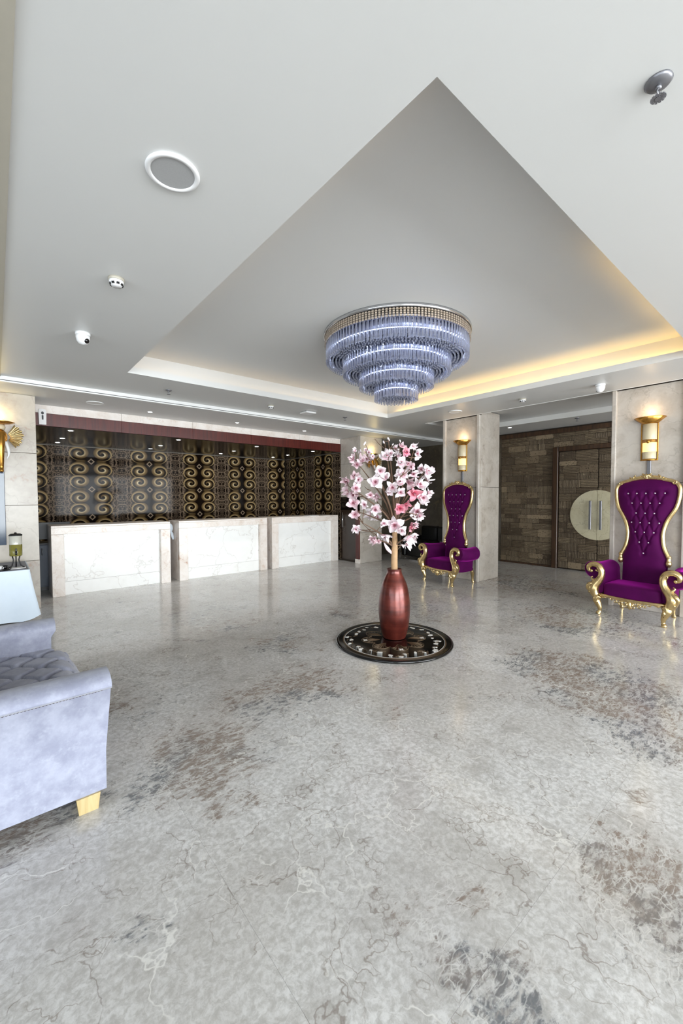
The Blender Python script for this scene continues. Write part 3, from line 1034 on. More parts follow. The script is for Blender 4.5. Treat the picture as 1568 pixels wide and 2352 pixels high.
# ------------------------------------------------ wall sconces on the piers
def sconce(y, label):
    t = thing('wall_sconce', label, 'wall lamp', (6.93, y, 2.09), R(90), 'gold sconces above the armchairs')
    # local -... half lathe facing the lobby: local +Y is world -X
    A0, A1 = 0.0, PI
    MB().lathe([(0.02, .50), (0.09, .50), (0.10, .515), (0.185, .585), (0.180, .59), (0.09, .525), (0.02, .52)], 28, A0, A1).build('dish', 'brass', t)
    MB().lathe([(0.082, .28), (0.085, .285), (0.085, .50), (0.08, .50)], 20, A0, A1).build('upper_shade', 'frosted', t)
    bd = MB()
    for zz in (.245, .262, .278):
        bd.lathe([(0.08, zz), (0.092, zz + .003), (0.092, zz + .008), (0.08, zz + .011)], 20, A0, A1)
    bd.ball((0.0, .094, .258), (.02, .008, .026))
    bd.build('band', 'brass', t)
    MB().lathe([(0.079, .12), (0.081, .125), (0.081, .245), (0.079, .248)], 20, A0, A1).build('lit_glass', 'lamp_warm', t)
    MB().lathe([(0.079, .02), (0.081, .025), (0.081, .118), (0.079, .12)], 20, A0, A1).build('lower_shade', 'frosted', t)
    MB().lathe([(0.001, .0), (0.09, .0), (0.092, .006), (0.088, .022), (0.001, .022)], 20, A0, A1).build('base_cap', 'brass', t)
    for s in (-1, 1):
        MB().bbox(s * .092 - .008, 0.0, 0.0, s * .092 + .008, .02, .51, 0.003).build('side_rail', 'brass', t)
    l = bpy.data.lights.new('sconce_bulb', 'POINT')
    l.energy, l.color, l.shadow_soft_size = 0.9, (1.0, 0.70, 0.38), 0.04
    lo = bpy.data.objects.new('sconce_bulb', l)
    lo.parent = t
    lo.location = (0, 0.10, .66)
    COL.objects.link(lo)
    cc = MB().bbox(6.905, y - .022, 1.30, 6.929, y + .022, 2.088, 0.004).build('cable_conduit', 'grey')
    return t, cc


_, c1 = sconce(4.60, 'gold sconce with flared dish above the armchair near the corridor opening column')
_, c2 = sconce(1.63, 'gold sconce with flared dish above the armchair on the pier right of the carved door')
tag(c1, 'grey cable conduit below the gold sconce on the pier nearer the reception', 'conduit')
tag(c2, 'grey cable conduit below the gold sconce on the pier beside the carved door', 'conduit')


# ------------------------------------------------ elephant head sconces on the columns
def elephant(x, y, z, label):
    t = thing('elephant_sconce', label, 'wall lamp', (x, y, z), 0, 'elephant head sconces')
    MB().ball((0, -.10, .30), (.075, .10, .11), 16, 12).build('head', 'brass', t)
    for s in (-1, 1):
        def ear(u, v, s=s):
            a = R(62) - u * R(118)
            rr = 0.045 + v * (0.125 + 0.03 * math.cos(u * PI * 7 * 2) * 0.35 + (.015 if u < .5 else 0))
            rid = 0.012 * math.cos(u * PI * 14) * v
            return (s * (.055 + rr * math.cos(a) * 1.05), -.055 - rid - .04 * v, .31 + rr * math.sin(a))
        e = MB().grid(42, 5, ear)
        e.grid(42, 5, lambda u, v: (ear(u, v)[0], ear(u, v)[1] + .010, ear(u, v)[2]))
        e.build('ear', 'gold', t)
        tk = smoothpath([(s * .05, -.15, .23, .022), (s * .075, -.20, .14, .02), (s * .08, -.225, .06, .013), (s * .06, -.23, .0, .003)], 5)
        MB().tube([q[:3] for q in tk], [q[3] for q in tk], 8).build('tusk', 'plastic', t)
    tr = smoothpath([(0, -.17, .30, .055), (0, -.20, .20, .045), (0, -.205, .08, .036), (0, -.19, -.04, .03), (0, -.18, -.12, .025), (0, -.21, -.17, .022)], 6)
    MB().tube([q[:3] for q in tr], [q[3] for q in tr], 12).build('trunk', 'brass', t)
    MB().lathe([(.02, .48), (.10, .49), (.165, .515), (.16, .52), (.09, .50), (.02, .49)], 28, PI, 2 * PI).build('dish', 'brass', t)
    MB().lathe([(.001, .40), (.05, .41), (.06, .44), (.05, .48), (.001, .482)], 20, PI, 2 * PI).build('neck', 'frosted', t)
    MB().lathe([(.001, .49), (.05, .495), (.06, .53), (.04, .56), (.001, .57)], 16, PI, 2 * PI).build('bulb_glass', 'lamp_warm', t)
    l = bpy.data.lights.new('elephant_bulb', 'POINT')
    l.energy, l.color, l.shadow_soft_size = 1.2, (1.0, 0.80, 0.36), 0.04
    lo = bpy.data.objects.new('elephant_bulb', l)
    lo.parent = t
    lo.location = (0, -.10, .62)
    COL.objects.link(lo)
    return t


elephant(0.07, 7.37, 2.13, 'golden elephant head lamp with fan ears and white tusks above the draped table')
elephant(7.05, 7.25, 2.13, 'golden elephant head lamp on the column behind the blossom tree')
tag(MB().bbox(0.02, 7.35, 0.95, 0.098, 7.369, 2.0, 0.004).build('wall_mirror_strip', 'steel_blue'), 'narrow blue-grey glass strip on the column below the elephant lamp', 'glass strip')

# ================================================================== RECEPTION DESKS
DY = 7.99
desks = []
for (x0, x1, lb) in ((0.66, 2.50, 'white marble reception desk with pinkish stone surround beside the elephant lamp column'),
                     (2.66, 4.57, 'white marble reception desk with pinkish stone surround between two other desks'),
                     (4.69, 6.60, 'white marble reception desk with pinkish stone surround nearest the dark service door')):
    xc, hw = (x0 + x1) / 2, (x1 - x0) / 2
    t = thing('reception_desk', lb, 'desk', (xc, DY, 0), 0, 'reception desks')
    H = 1.15
    for s in (-1, 1):
        a, b = (-hw, -hw + .17) if s < 0 else (hw - .17, hw)
        MB().bbox(a, 0, 0, b, 0.10, H - .14, 0.004).build('post', 'desk_frame', t)
        MB().bbox(a if s < 0 else b - .03, .101, 0, a + .03 if s < 0 else b, .62, H - .03, 0.003).build('side_panel', 'desk_frame', t)
    MB().bbox(-hw, 0, H - .139, hw, 0.10, H - .031, 0.004).build('top_rail', 'desk_frame', t)
    MB().bbox(-hw, 0, H - .03, hw, .62, H, 0.005).build('counter_top', 'desk_frame', t)
    MB().bbox(-hw + .171, .085, .22, hw - .171, .12, H - .14, 0.002).build('front_panel', 'desk_panel', t)
    MB().bbox(-hw + .171, .082, 0.0, hw - .171, .12, .218, 0.002).build('skirting_panel', 'desk_panel', t)
    MB().box(-hw + .04, .12, .70, hw - .04, .60, .73).build('work_shelf', 'dark_wood', t)
for (x0, x1, lb) in ((0.50, 2.55, 'low navy cabinet behind the desk beside the elephant lamp column'), (2.60, 4.55, 'low navy cabinet behind the middle reception desk'), (4.60, 6.55, 'low navy cabinet behind the desk nearest the service door')):
    t = thing('back_cabinet', lb, 'cabinet', ((x0 + x1) / 2, 8.68, 0), 0, 'navy back cabinets')
    h = (x1 - x0) / 2
    MB().bbox(-h, 0, .07, h, .45, .80, .004).build('body', 'navy', t)
    MB().bbox(-h, -.01, .80, h, .46, .825, .003).build('top', 'black', t)
    MB().box(-h + .03, .04, 0, h - .03, .42, .07).build('plinth', 'black', t)
    for k in range(3):
        a = -h + .02 + k * (2 * h - .04) / 3
        dd = MB().bbox(a + .004, -.018, .09, a + (2 * h - .04) / 3 - .004, 0, .785, .003).build('door', 'navy', t)
        MB().tube([(a + .06, -.03, .62), (a + .06, -.03, .74)], .006, 6).build('handle', 'chrome', dd)


def monitor(x, y, z, label, w_=.48, h_=.30):
    t = thing('computer_monitor', label, 'monitor', (x, y, z), 0)
    MB().bbox(-.10, -.07, 0, .10, .07, .012, .003).build('foot', 'black', t)
    MB().bbox(-.02, -.012, .012, .02, .012, .12, .003).build('neck', 'black', t)
    MB().bbox(-w_ / 2, -.02, .05, w_ / 2, .015, .05 + h_, .005).build('screen_case', 'black', t)


monitor(0.78, 8.86, .825, 'black monitor back standing on the navy cabinet beside the elephant lamp column')
# white cloth hung in the gap between the first two desks
p = [(2.60, 8.30, 1.10, .004), (2.60, 8.29, 1.06, .035), (2.60, 8.28, .99, .042), (2.605, 8.28, .93, .018), (2.62, 8.28, .90, .026), (2.635, 8.28, .82, .022), (2.645, 8.28, .78, .012)]
q = smoothpath(p, 5)
tag(MB().tube([a[:3] for a in q], [a[3] for a in q], 10, flat=.35).build('hanging_cloth', 'cloth'), 'small knotted white cloth hanging in the gap between two desks', 'cloth')
tag(MB().bbox(5.75, 8.06, 1.151, 6.05, 8.30, 1.158, .002).build('paper_pad', 'plastic'), 'white paper pad lying on the desk nearest the service door', 'paper')

# washroom sign
t = thing('washroom_sign', 'white washroom sign with a dark standing figure on the mahogany header', 'sign', (0.592, 7.955, 2.75))
poly = [(-.045, 0), (.045, 0), (.05, .20), (.04, .235), (0, .245), (-.04, .235), (-.05, .20)]
MB().prism(poly, 0, .022).build('plate', 'plastic', t)
MB().prism([(.018 * math.cos(k * PI / 8), .178 + .023 * math.sin(k * PI / 8)) for k in range(16)], -.003, 0).build('figure_head', 'black', t)
MB().prism([(-.011, .075), (.011, .075), (.012, .135), (.009, .145), (-.009, .145), (-.012, .135)], -.003, 0).build('figure_body', 'black', t)


# ================================================================== CEILING DEVICES
def sprinkler(x, y, z, label):
    t = thing('fire_sprinkler', label, 'sprinkler', (x, y, z), 0, 'ceiling sprinklers')
    MB().lathe([(.001, 0), (.042, 0), (.044, -.005), (.036, -.014), (.018, -.018), (.001, -.018)], 24).build('escutcheon', 'grey', t)
    f = MB().tube([(0, 0, -.016), (0, 0, -.03)], .010, 10)
    for s in (-1, 1):
        f.tube([(s * .006, 0, -.03), (s * .014, 0, -.042), (s * .004, 0, -.058)], .0035, 6)
    f.build('frame', 'grey', t)
    d = MB().disc(.010, -.064, -.058, 16)
    for k in range(12):
        a = 2 * PI * k / 12
        d.box(.008, -.004, -.063, .024, .004, -.060, Matrix.Rotation(a, 4, 'Z'))
    d.build('deflector', 'grey', t)


for px, py, zc, lb in ((1512, 186, CEIL, 'fire sprinkler on the ceiling between the tray and the glazed front'), (387, 896, CEIL, 'fire sprinkler on the ceiling strip near the tray corner, before the washroom sign'),
                       (792, 958, CEIL, 'fire sprinkler beside the white box on the ceiling strip before the reception'), (1325, 960, CEIL, 'fire sprinkler on the corridor ceiling before the carved door')):
    q = at_z(px, py, zc)
    sprinkler(q.x, q.y, zc, lb)


def smoke(px, py, label):
    q = at_z(px, py, CEIL)
    t = thing('smoke_detector', label, 'smoke detector', (q.x, q.y, CEIL), rng.random(), 'smoke detectors')
    MB().lathe([(.001, 0), (.052, 0), (.052, -.016), (.048, -.02), (.001, -.02)], 28).build('base', 'bead', t)
    MB().lathe([(.001, -.02), (.048, -.02), (.044, -.034), (.032, -.052), (.001, -.054)], 28).build('cap', 'plastic', t)
    for k in range(8):
        a = 2 * PI * k / 8
        MB().box(.034, -.009, -.048, .043, .009, -.034, Matrix.Rotation(a, 4, 'Z')).build('vent', 'black', t)


smoke(267, 640, 'white smoke detector between the round speaker and the dome camera')
smoke(1200, 916, 'white smoke detector on the ceiling edge between the two piers')
smoke(622, 931, 'small white smoke detector on the ceiling strip before the reception')


def dome(px, py, aim, label):
    q = at_z(px, py, CEIL)
    t = thing('dome_camera', label, 'security camera', (q.x, q.y, CEIL), aim, 'dome cameras')
    MB().lathe([(.001, 0), (.062, 0), (.062, -.018), (.058, -.024), (.001, -.024)], 28).build('mount', 'plastic', t)
    MB().lathe([(.001, -.026), (.058, -.026), (.058, -.045), (.05, -.075), (.034, -.098), (.001, -.106)], 28).build('housing', 'plastic', t)
    MB().ball((0, -.036, -.072), (.026, .024, .026), 16, 10).build('lens', 'black_gloss', t)


dome(190, 765, R(38), 'white dome camera with black lens near the tray corner beside the smoke detector')
dome(1378, 883, R(150), 'white dome camera on the ceiling edge beside the pier right of the carved door')
# speakers
q = at_z(397, 395, CEIL)
t = thing('ceiling_speaker', 'large round grey-mesh speaker in the ceiling beside the tray', 'speaker', (q.x, q.y, CEIL), 0)
MB().lathe([(.095, 0), (.118, 0), (.12, -.005), (.116, -.012), (.098, -.012), (.095, -.006)], 48).build('rim', 'plastic', t)
MB().disc(.0955, -.008, -.002, 48).build('grille', 'grille', t)
for px, py, zc, lb in ((1045, 945, CEIL, 'flush white round speaker on the ceiling above the armchair nearer the reception'), (218, 925, ZB, 'flush white round speaker on the reception ceiling near the washroom sign')):
    q = at_z(px, py, zc)
    t = thing('flush_speaker', lb, 'speaker', (q.x, q.y, zc), 0)
    MB().lathe([(.095, 0), (.118, 0), (.12, -.005), (.116, -.01), (.098, -.01), (.095, -.006)], 40).build('rim', 'plastic', t)
    MB().disc(.0955, -.007, -.002, 40).build('grille', 'white', t)
q = at_z(707, 946, CEIL)
t = thing('wifi_access_point', 'white square access point box on the ceiling strip before the reception', 'access point', (q.x, q.y, CEIL), 0)
MB().bbox(-.11, -.11, -.035, .11, .11, -.006, .012).build('case', 'plastic', t)
MB().box(-.09, -.09, -.006, .09, .09, 0).build('mount_plate', 'black', t)


def downlight(x, y, z, r, label, group, watt=0):
    t = thing('downlight', label, 'downlight', (x, y, z), 0, group)
    MB().lathe([(r * .72, 0), (r, 0), (r, -.004), (r * .75, -.006), (r * .72, -.002)], 24).build('rim', 'plastic', t)
    MB().disc(r * .73, -.004, -.001, 24).build('lens', 'lamp_white', t)
    if watt:
        l = bpy.data.lights.new('downlight_beam', 'SPOT')
        l.energy, l.color, l.spot_size, l.spot_blend, l.shadow_soft_size = watt, (1.0, 0.96, 0.9), R(120), 0.8, 0.03
        lo = bpy.data.objects.new('downlight_beam', l)
        lo.parent = t
        lo.location = (0, 0, -.012)
        COL.objects.link(lo)


for x, lb in ((2.045, 'round recessed downlight in white reception ceiling above the desk by the washroom sign'), (3.64, 'round recessed downlight in the white reception ceiling above the middle desk'), (5.23, 'round recessed downlight in the white reception ceiling above the desk nearest the service door')):
    downlight(x, 7.49, ZB, .045, lb, 'downlights in the reception ceiling', 22)
for y, zone in ((8.23, 'by the header'), (9.37, 'midway back'), (10.13, 'by the patterned wall')):
    for x, wh in ((0.99, 'near the washroom sign'), (2.76, 'above the cloth gap'), (4.46, 'above the middle desk'), (6.0, 'near the service door')):
        downlight(x, y, 2.73, .05, 'downlight in black alcove ceiling %s, %s' % (zone, wh), 'downlights in the alcove ceiling', 4 if y > 10 else 0)
q = at_z(1170, 982, CEIL)
downlight(q.x, q.y, CEIL, .05, 'round recessed downlight in the corridor ceiling near the carved wall', None)

# ================================================================== THRONE ARMCHAIRS
OUT = [(.40, .275), (.70, .285), (.78, .295), (.86, .262), (.94, .235), (1.03, .222), (1.11, .221), (1.19, .234), (1.27, .258), (1.35, .297), (1.42, .335), (1.50, .362), (1.59, .377), (1.67, .381), (1.725, .372), (1.77, .340), (1.80, .28), (1.81, .24)]


def half_w(z):
    if z <= OUT[0][0]:
        return OUT[0][1]
    for (z0, w0), (z1, w1) in zip(OUT, OUT[1:]):
        if z <= z1:
            return w0 + (w1 - w0) * (z - z0) / (z1 - z0)
    return OUT[-1][1]


def back_y(z):
    return 0.13 + 0.075 * (z - .40) / 1.4


ROWS = [(1.638, 5), (1.507, 4), (1.371, 3), (1.243, 4), (1.115, 3), (.979, 2), (.834, 1)]
BTN = [((i - (n - 1) / 2) * .104, z) for z, n in ROWS for i in range(n)]


def make_throne(label, loc, rz):
    t = thing('throne_armchair', label, 'armchair', loc, rz, 'purple throne armchairs')
    z0, z1 = .36, 1.832

    def cushion(u, v):
        z = z0 + (z1 - z0) * v
        top = 0.0
        w_ = max(.02, half_w(min(z, 1.70)) - .045)
        if z < .75:
            w_ = .245
        if z > 1.70:
            w_ = (half_w(1.70) - .045) * (1 - ((z - 1.70) / .16) ** 2 * .55)
        s = 2 * u - 1
        x = s * w_
        bulge = .055 * (1 - abs(s) ** 4) * min(1, (1 - v) * 14) * 1.0
        y = back_y(z) - bulge
        pit = 0
        for bx, bz in BTN:
            d2 = (x - bx) ** 2 + (z - bz) ** 2
            if d2 < .02:
                pit = max(pit, .034 * math.exp(-d2 / .0007))
        # diagonal pleats between neighbouring buttons
        for i, (bx, bz) in enumerate(BTN):
            for (cx_, cz_) in BTN[i + 1:]:
                dx, dz = cx_ - bx, cz_ - bz
                L = math.hypot(dx, dz)
                if .09 < L < .175 and abs(dz) > .05:
                    k = ((x - bx) * dx + (z - bz) * dz) / (L * L)
                    if 0 <= k <= 1:
                        dd = abs((x - bx) * dz - (z - bz) * dx) / L
                        if dd < .05:
                            pit = max(pit, .016 * math.exp(-(dd / .012) ** 2))
        return (x, y + pit, z)
    MB().grid(56, 110, cushion).build('back_cushion', 'velvet', t)
    bp = MB()
    bp.grid(12, 40, lambda u, v: ((2 * u - 1) * max(.02, (half_w(min(z0 + (z1 - z0) * v, 1.70)) - .03) * (1 if z0 + (z1 - z0) * v < 1.70 else 1 - ((z0 + (z1 - z0) * v - 1.70) / .16) ** 2 * .55)), back_y(z0 + (z1 - z0) * v) + .05, z0 + (z1 - z0) * v))
    bp.build('back_panel', 'velvet', t)
    for bx, bz in BTN:
        y = back_y(bz) - .055 * (1 - abs(bx / max(.1, half_w(bz) - .045)) ** 4) + .026
        MB().ball((bx, y - .004, bz), (.011, .008, .011), 8, 6).build('button', 'jewel', t)
    # gilded back frame
    fr = MB()
    pts = []
    for zz, w_ in OUT[1:]:
        pts.append((w_ - .022, back_y(zz), zz, .026))
    pts += [(.16, back_y(1.83) - .002, 1.832, .028), (.08, back_y(1.85) - .004, 1.845, .030), (0, back_y(1.85) - .004, 1.85, .032)]
    full = pts + [(-x, y, z, r) for x, y, z, r in reversed(pts[:-1])]
    sp = smoothpath(full, 3)
    fr.tube([q[:3] for q in sp], [q[3] for q in sp], 10)
    for s in (-1, 1):   # carved feet of the frame
        fr.ball((s * .272, back_y(.72), .72), (.035, .035, .05), 10, 8)
        fr.ball((s * .272, back_y(.8), .80), (.03, .03, .03), 10, 8)
    for s in (-1, 1):
        scroll(fr, (s * .30, 1.775), .026, .007, 1.0, R(60), .010, off=back_y(1.77) - .02, sgn=-s)
    fr.build('back_frame', 'gold', t)
    cr = MB()
    yb = back_y(1.86) - .022
    for s in (-1, 1):
        scroll(cr, (s * .055, 1.862), .038, .010, 1.2, R(90), .010, off=yb, sgn=s)
        scroll(cr, (s * .125, 1.846), .034, .008, 1.2, R(90), .009, off=yb, sgn=-s)
        scroll(cr, (s * .195, 1.826), .028, .007, 1.1, R(100), .009, off=yb, sgn=s)
        for k in range(3):
            a = R(90) - s * R(28 + k * 24)
            cr.tube([(0, yb - .006, 1.85), (.035 * math.cos(a), yb - .012, 1.85 + .035 * math.sin(a)), (.055 * math.cos(a), yb - .004, 1.85 + .05 * math.sin(a))], [.009, .013, .004], 7)
    cr.tube([(0, yb - .006, 1.84), (0, yb - .014, 1.875), (0, yb - .004, 1.90)], [.012, .018, .005], 8)
    cr.ball((0, yb - .01, 1.845), (.022, .016, .018))
    cr.build('crest', 'gold', t)

    # seat
    def seat(u, v):
        a = 2 * PI * u
        e = .22
        cxx = math.copysign(abs(math.cos(a)) ** e, math.cos(a))
        syy = math.copysign(abs(math.sin(a)) ** e, math.sin(a))
        if v < .15:
            k, z = .90 + .10 * v / .15, .262 + .02 * v / .15
        elif v < .6:
            k, z = 1.0, .282 + (v - .15) / .45 * .12
        else:
            h_ = (v - .6) / .4
            k, z = math.cos(h_ * PI / 2) ** .35 if h_ < 1 else 0.0, .402 + .045 * math.sin(h_ * PI / 2)
        bow = -.02 * (1 - cxx * cxx) if syy < 0 else 0
        return (.325 * cxx * k, -.06 + .235 * syy * k + bow * k, z)
    MB().grid(64, 26, seat, closed_u=True).build('seat_cushion', 'velvet', t)
    MB().bbox(-.34, -.24, .235, .34, .26, .28, .01).build('seat_base', 'velvet', t)
    # apron rails
    ap = MB()
    pts = smoothpath([(-.36, -.28, .262, .022), (-.2, -.295, .258, .022), (0, -.30, .250, .026), (.2, -.295, .258, .022), (.36, -.28, .262, .022)], 6)
    ap.tube([q[:3] for q in pts], [q[3] for q in pts], 8)
    for s in (-1, 1):
        scroll(ap, (s * .06, .222), .036, .008, 1.2, R(90), .011, off=-.305, sgn=-s)
        scroll(ap, (s * .135, .228), .032, .008, 1.2, R(90), .010, off=-.302, sgn=s)
        scroll(ap, (s * .205, .240), .026, .007, 1.1, R(90), .009, off=-.298, sgn=-s)
        ap.tube([(s * .25, -.295, .25), (s * .30, -.295, .236), (s * .35, -.285, .25)], [.006, .014, .006], 7)
        ap.tube([(s * .02, -.305, .23), (s * .035, -.31, .195), (s * .012, -.306, .17)], [.007, .013, .004], 7)
    for s in (-1, 1):
        scroll(ap, (s * .038, .178), .030, .007, 1.1, R(90), .010, off=-.308, sgn=s)
        scroll(ap, (s * .100, .196), .026, .006, 1.1, R(100), .009, off=-.305, sgn=-s)
        scroll(ap, (s * .165, .212), .022, .006, 1.0, R(100), .008, off=-.302, sgn=s)
    ap.ball((0, -.31, .195), (.024, .018, .058))
    ap.build('apron', 'gold', t)
    for s in (-1, 1):
        MB().tube([(s * .355, -.26, .262), (s * .345, 0, .258), (s * .315, .27, .262)], .02, 8).build('side_rail', 'gold', t)
        # upholstered rolled arm
        prof = []
        for k in range(5):
            prof.append((.335 - .012 * math.sin(PI * k / 4), .30 + .27 * k / 4))
        cx_, cz_, r_ = .450, .588, .118
        for k in range(19):
            a = PI * 1.02 - k * (PI * 1.62) / 18
            prof.append((cx_ + r_ * math.cos(a), cz_ + r_ * math.sin(a)))
        prof += [(.405, .46), (.398, .36), (.392, .262)]
        n = len(prof)

        def arm(u, v, s=s):
            f = v * (n - 1)
            i = min(int(f), n - 2)
            x = prof[i][0] + (prof[i + 1][0] - prof[i][0]) * (f - i)
            z = prof[i][1] + (prof[i + 1][1] - prof[i][1]) * (f - i)
            y = -.255 + u * .47
            sw = .03 * (1 - u) * max(0, (z - .45)) / .25 - .03 * u
            k = 1.0
            if u < .06:
                k = .86 + .14 * math.sin(u / .06 * PI / 2)
            xx = cx_ + (x - cx_) * k if z > .46 else x
            zz = cz_ + (z - cz_) * k if z > .46 else z
            return (s * (xx + sw), y, zz - .02 * math.sin(u * PI) - .015 * u)
        am = MB().grid(16, (n - 1) * 1, arm)
        am.add([arm(0, k / (n - 1)) for k in range(n)], [tuple(range(n))])
        am.add([arm(1, k / (n - 1)) for k in range(n)], [tuple(range(n))])
        am.build('arm', 'velvet', t)
        # carved arm support flowing into the front leg
        sup = [(.470, -.285, .570, .012), (.500, -.288, .590, .022), (.500, -.29, .640, .026), (.450, -.29, .672, .030), (.385, -.29, .660, .032), (.345, -.288, .600, .034), (.345, -.286, .520, .036), (.380, -.286, .450, .042), (.425, -.288, .390, .052), (.440, -.288, .330, .056), (.420, -.285, .275, .048), (.400, -.285, .245, .042)]
        sp = smoothpath([(s * x, y, z, r) for x, y, z, r in sup], 4)
        sm = MB().tube([q[:3] for q in sp], [q[3] * 1.22 for q in sp], 10)
        sm.ball((s * .468, -.288, .577), (.024, .024, .024), 10, 8)
        tip = smoothpath([(s * .37, -.30, .46, .014), (s * .43, -.305, .452, .018), (s * .462, -.30, .485, .012), (s * .445, -.30, .505, .006)], 5)
        sm.tube([q[:3] for q in tip], [q[3] for q in tip], 8)
        leaf = smoothpath([(s * .40, -.32, .43, .012), (s * .475, -.325, .395, .028), (s * .50, -.32, .34, .022), (s * .47, -.315, .285, .008)], 5)
        sm.tube([q[:3] for q in leaf], [q[3] for q in leaf], 8)
        for k in range(4):
            sm.tube([(s * (.395 + .018 * k), -.335, .40 - .03 * k), (s * (.44 + .012 * k), -.345, .375 - .03 * k), (s * (.475 + .004 * k), -.33, .385 - .032 * k)], [.006, .010, .004], 6)
        scroll(sm, (s * .375, .612), .03, .008, 1.0, R(200), .009, off=-.318, sgn=-s)
        sm.build('arm_support', 'gold', t)
        lg = [(.405, -.285, .25, .045), (.425, -.295, .20, .042), (.405, -.298, .15, .034), (.385, -.292, .09, .024), (.385, -.29, .045, .019), (.395, -.30, .018, .026), (.40, -.31, .0, .024)]
        sp = smoothpath([(s * (x - .03), y, z, r) for x, y, z, r in lg], 4)
        l_ = MB().tube([q[:3] for q in sp], [q[3] * 1.2 for q in sp], 10)
        l_.tube([(s * .36, -.325, .22), (s * .375, -.34, .175), (s * .365, -.325, .12)], [.008, .018, .005], 7)
        l_.build('leg', 'gold', t)
        lg = [(.305, .24, .26, .034), (.31, .27, .19, .034), (.30, .285, .12, .024), (.30, .29, .05, .02), (.30, .30, .02, .027), (.30, .305, 0, .026)]
        sp = smoothpath([(s * x, y, z, r) for x, y, z, r in lg], 4)
        MB().tube([q[:3] for q in sp], [q[3] for q in sp], 10).build('leg', 'gold', t)
    return t


th1 = make_throne('tall purple velvet throne armchair with gilded frame, on the pier nearer the reception', (6.52, 4.60, 0), R(-100))
clone(th1, (6.52, 1.615, 0), R(-94), 'tall purple velvet throne armchair with gilded frame, on the pier beside the carved door')

# ================================================================== VASE, TREE AND ROUND MAT
RX, RY, RR = 3.345, 3.085, 0.64
mt = thing('round_mat', 'round black lacquered platform with mother-of-pearl inlay under the vase', 'platform', (RX, RY, 0))
MB().lathe([(.001, 0), (RR - .012, 0), (RR, .006), (RR, .020), (RR - .008, .026), (RR - .03, .027), (RR - .034, .024), (.001, .024)], 96).build('disc', 'lacquer', mt)


def ringmesh(r, w_, z, mat, name):
    MB().lathe([(r - w_, z), (r, z), (r, z + .0015), (r - w_, z + .0015), (r - w_, z)], 96, smooth=False).build(name, mat, mt)


ringmesh(.565, .010, .024, 'inlay_gold', 'gold_ring')
ringmesh(.55, .003, .024, 'pearl', 'pearl_ring')
r3 = random.Random(11)
for k in range(30):
    a = 2 * PI * (k + r3.uniform(-.3, .3)) / 30
    rr = r3.uniform(.43, .53)
    n = r3.choice((5, 6, 7))
    sz = r3.uniform(.026, .044)
    poly = [(sz * r3.uniform(.5, 1.2) * math.cos(2 * PI * i / n), sz * .7 * r3.uniform(.5, 1.2) * math.sin(2 * PI * i / n)) for i in range(n)]
    mat_ = Matrix.Translation((rr * math.cos(a), rr * math.sin(a), .024)) @ Matrix.Rotation(r3.random() * 6, 4, 'Z')
    MB().add([(x, y, 0) for x, y in poly] + [(x, y, .0016) for x, y in poly], [tuple(range(n, 2 * n))] + [(i, (i + 1) % n, (i + 1) % n + n, i + n) for i in range(n)], mat=mat_).build('pearl_chip', 'pearl', mt)
    v = MB()
    for j in range(3):
        b0 = a + r3.uniform(-.12, .12)
        pts = [((rr + d) * math.cos(b0 + e), (rr + d) * math.sin(b0 + e), .0245) for d, e in ((0, 0), (r3.uniform(-.03, .03), .05), (r3.uniform(-.05, .02), .10))]
        v.tube(pts, .0022, 4)
    v.build('inlay_vine', 'inlay_gold', mt)
for k in range(8):
    a0 = 2 * PI * k / 8 + .2
    v = MB()
    for j in range(-3, 4):
        aa = a0 + j * .10
        v.tube([(.16 * math.cos(a0), .16 * math.sin(a0), .0245), (.26 * math.cos(a0 + j * .06), .26 * math.sin(a0 + j * .06), .0245), ((.345 - .008 * j * j) * math.cos(aa), (.345 - .008 * j * j) * math.sin(aa), .0245)], .0026, 4)
    pts = [((.36 - .009 * j * j / 4) * math.cos(a0 + j * .055), (.36 - .009 * j * j / 4) * math.sin(a0 + j * .055), .0245) for j in range(-7, 8)]
    v.tube(pts, .003, 4)
    v.build('inlay_petal', 'inlay_gold', mt)
    if k % 2:
        mat_ = Matrix.Translation((.32 * math.cos(a0), .32 * math.sin(a0), .024)) @ Matrix.Rotation(a0, 4, 'Z')
        MB().prism([(0, 0), (0, 0), (0, 0)], 0, 0)
        n = 8
        poly = [((.035 if i % 2 else .016) * math.cos(2 * PI * i / n), (.035 if i % 2 else .016) * math.sin(2 * PI * i / n)) for i in range(n)]
        MB().add([(x, y, 0) for x, y in poly] + [(x, y, .0016) for x, y in poly], [tuple(range(n, 2 * n))] + [(i, (i + 1) % n, (i + 1) % n + n, i + n) for i in range(n)], mat=mat_).build('pearl_star', 'pearl', mt)

VX, VY, VZ = 3.40, 3.13, 0.0275
prof = [(.001, 0), (.115, 0), (.128, .01), (.135, .03), (.152, .10), (.168, .20), (.176, .30), (.176, .38), (.170, .46), (.158, .55), (.138, .635), (.112, .70), (.092, .745), (.083, .775), (.082, .80), (.085, .812), (.080, .816), (.070, .806), (.070, .76), (.078, .70)]
prof = [(q[0], q[1] * .945) for q in smoothpath(prof, 3)]
va = MB().lathe(prof, 64).build('vase', 'vase', None, (VX, VY, VZ))
tag(va, 'tall reddish copper bottle vase standing on the black platform', 'vase')

DEP = (Vector((VX, VY, 1.5)) - CAM).dot(fw)
tree = thing('blossom_tree', 'artificial cherry blossom tree with pale pink flowers in the copper vase', 'artificial tree', (VX, VY, VZ + .55))
TO = Vector((VX, VY, VZ + .55))


def tl(px, py, dd=0.0):
    """point of the tree: its picture position at the vase's distance, dd metres nearer or farther"""
    return at_depth(px, py, DEP + dd) - TO


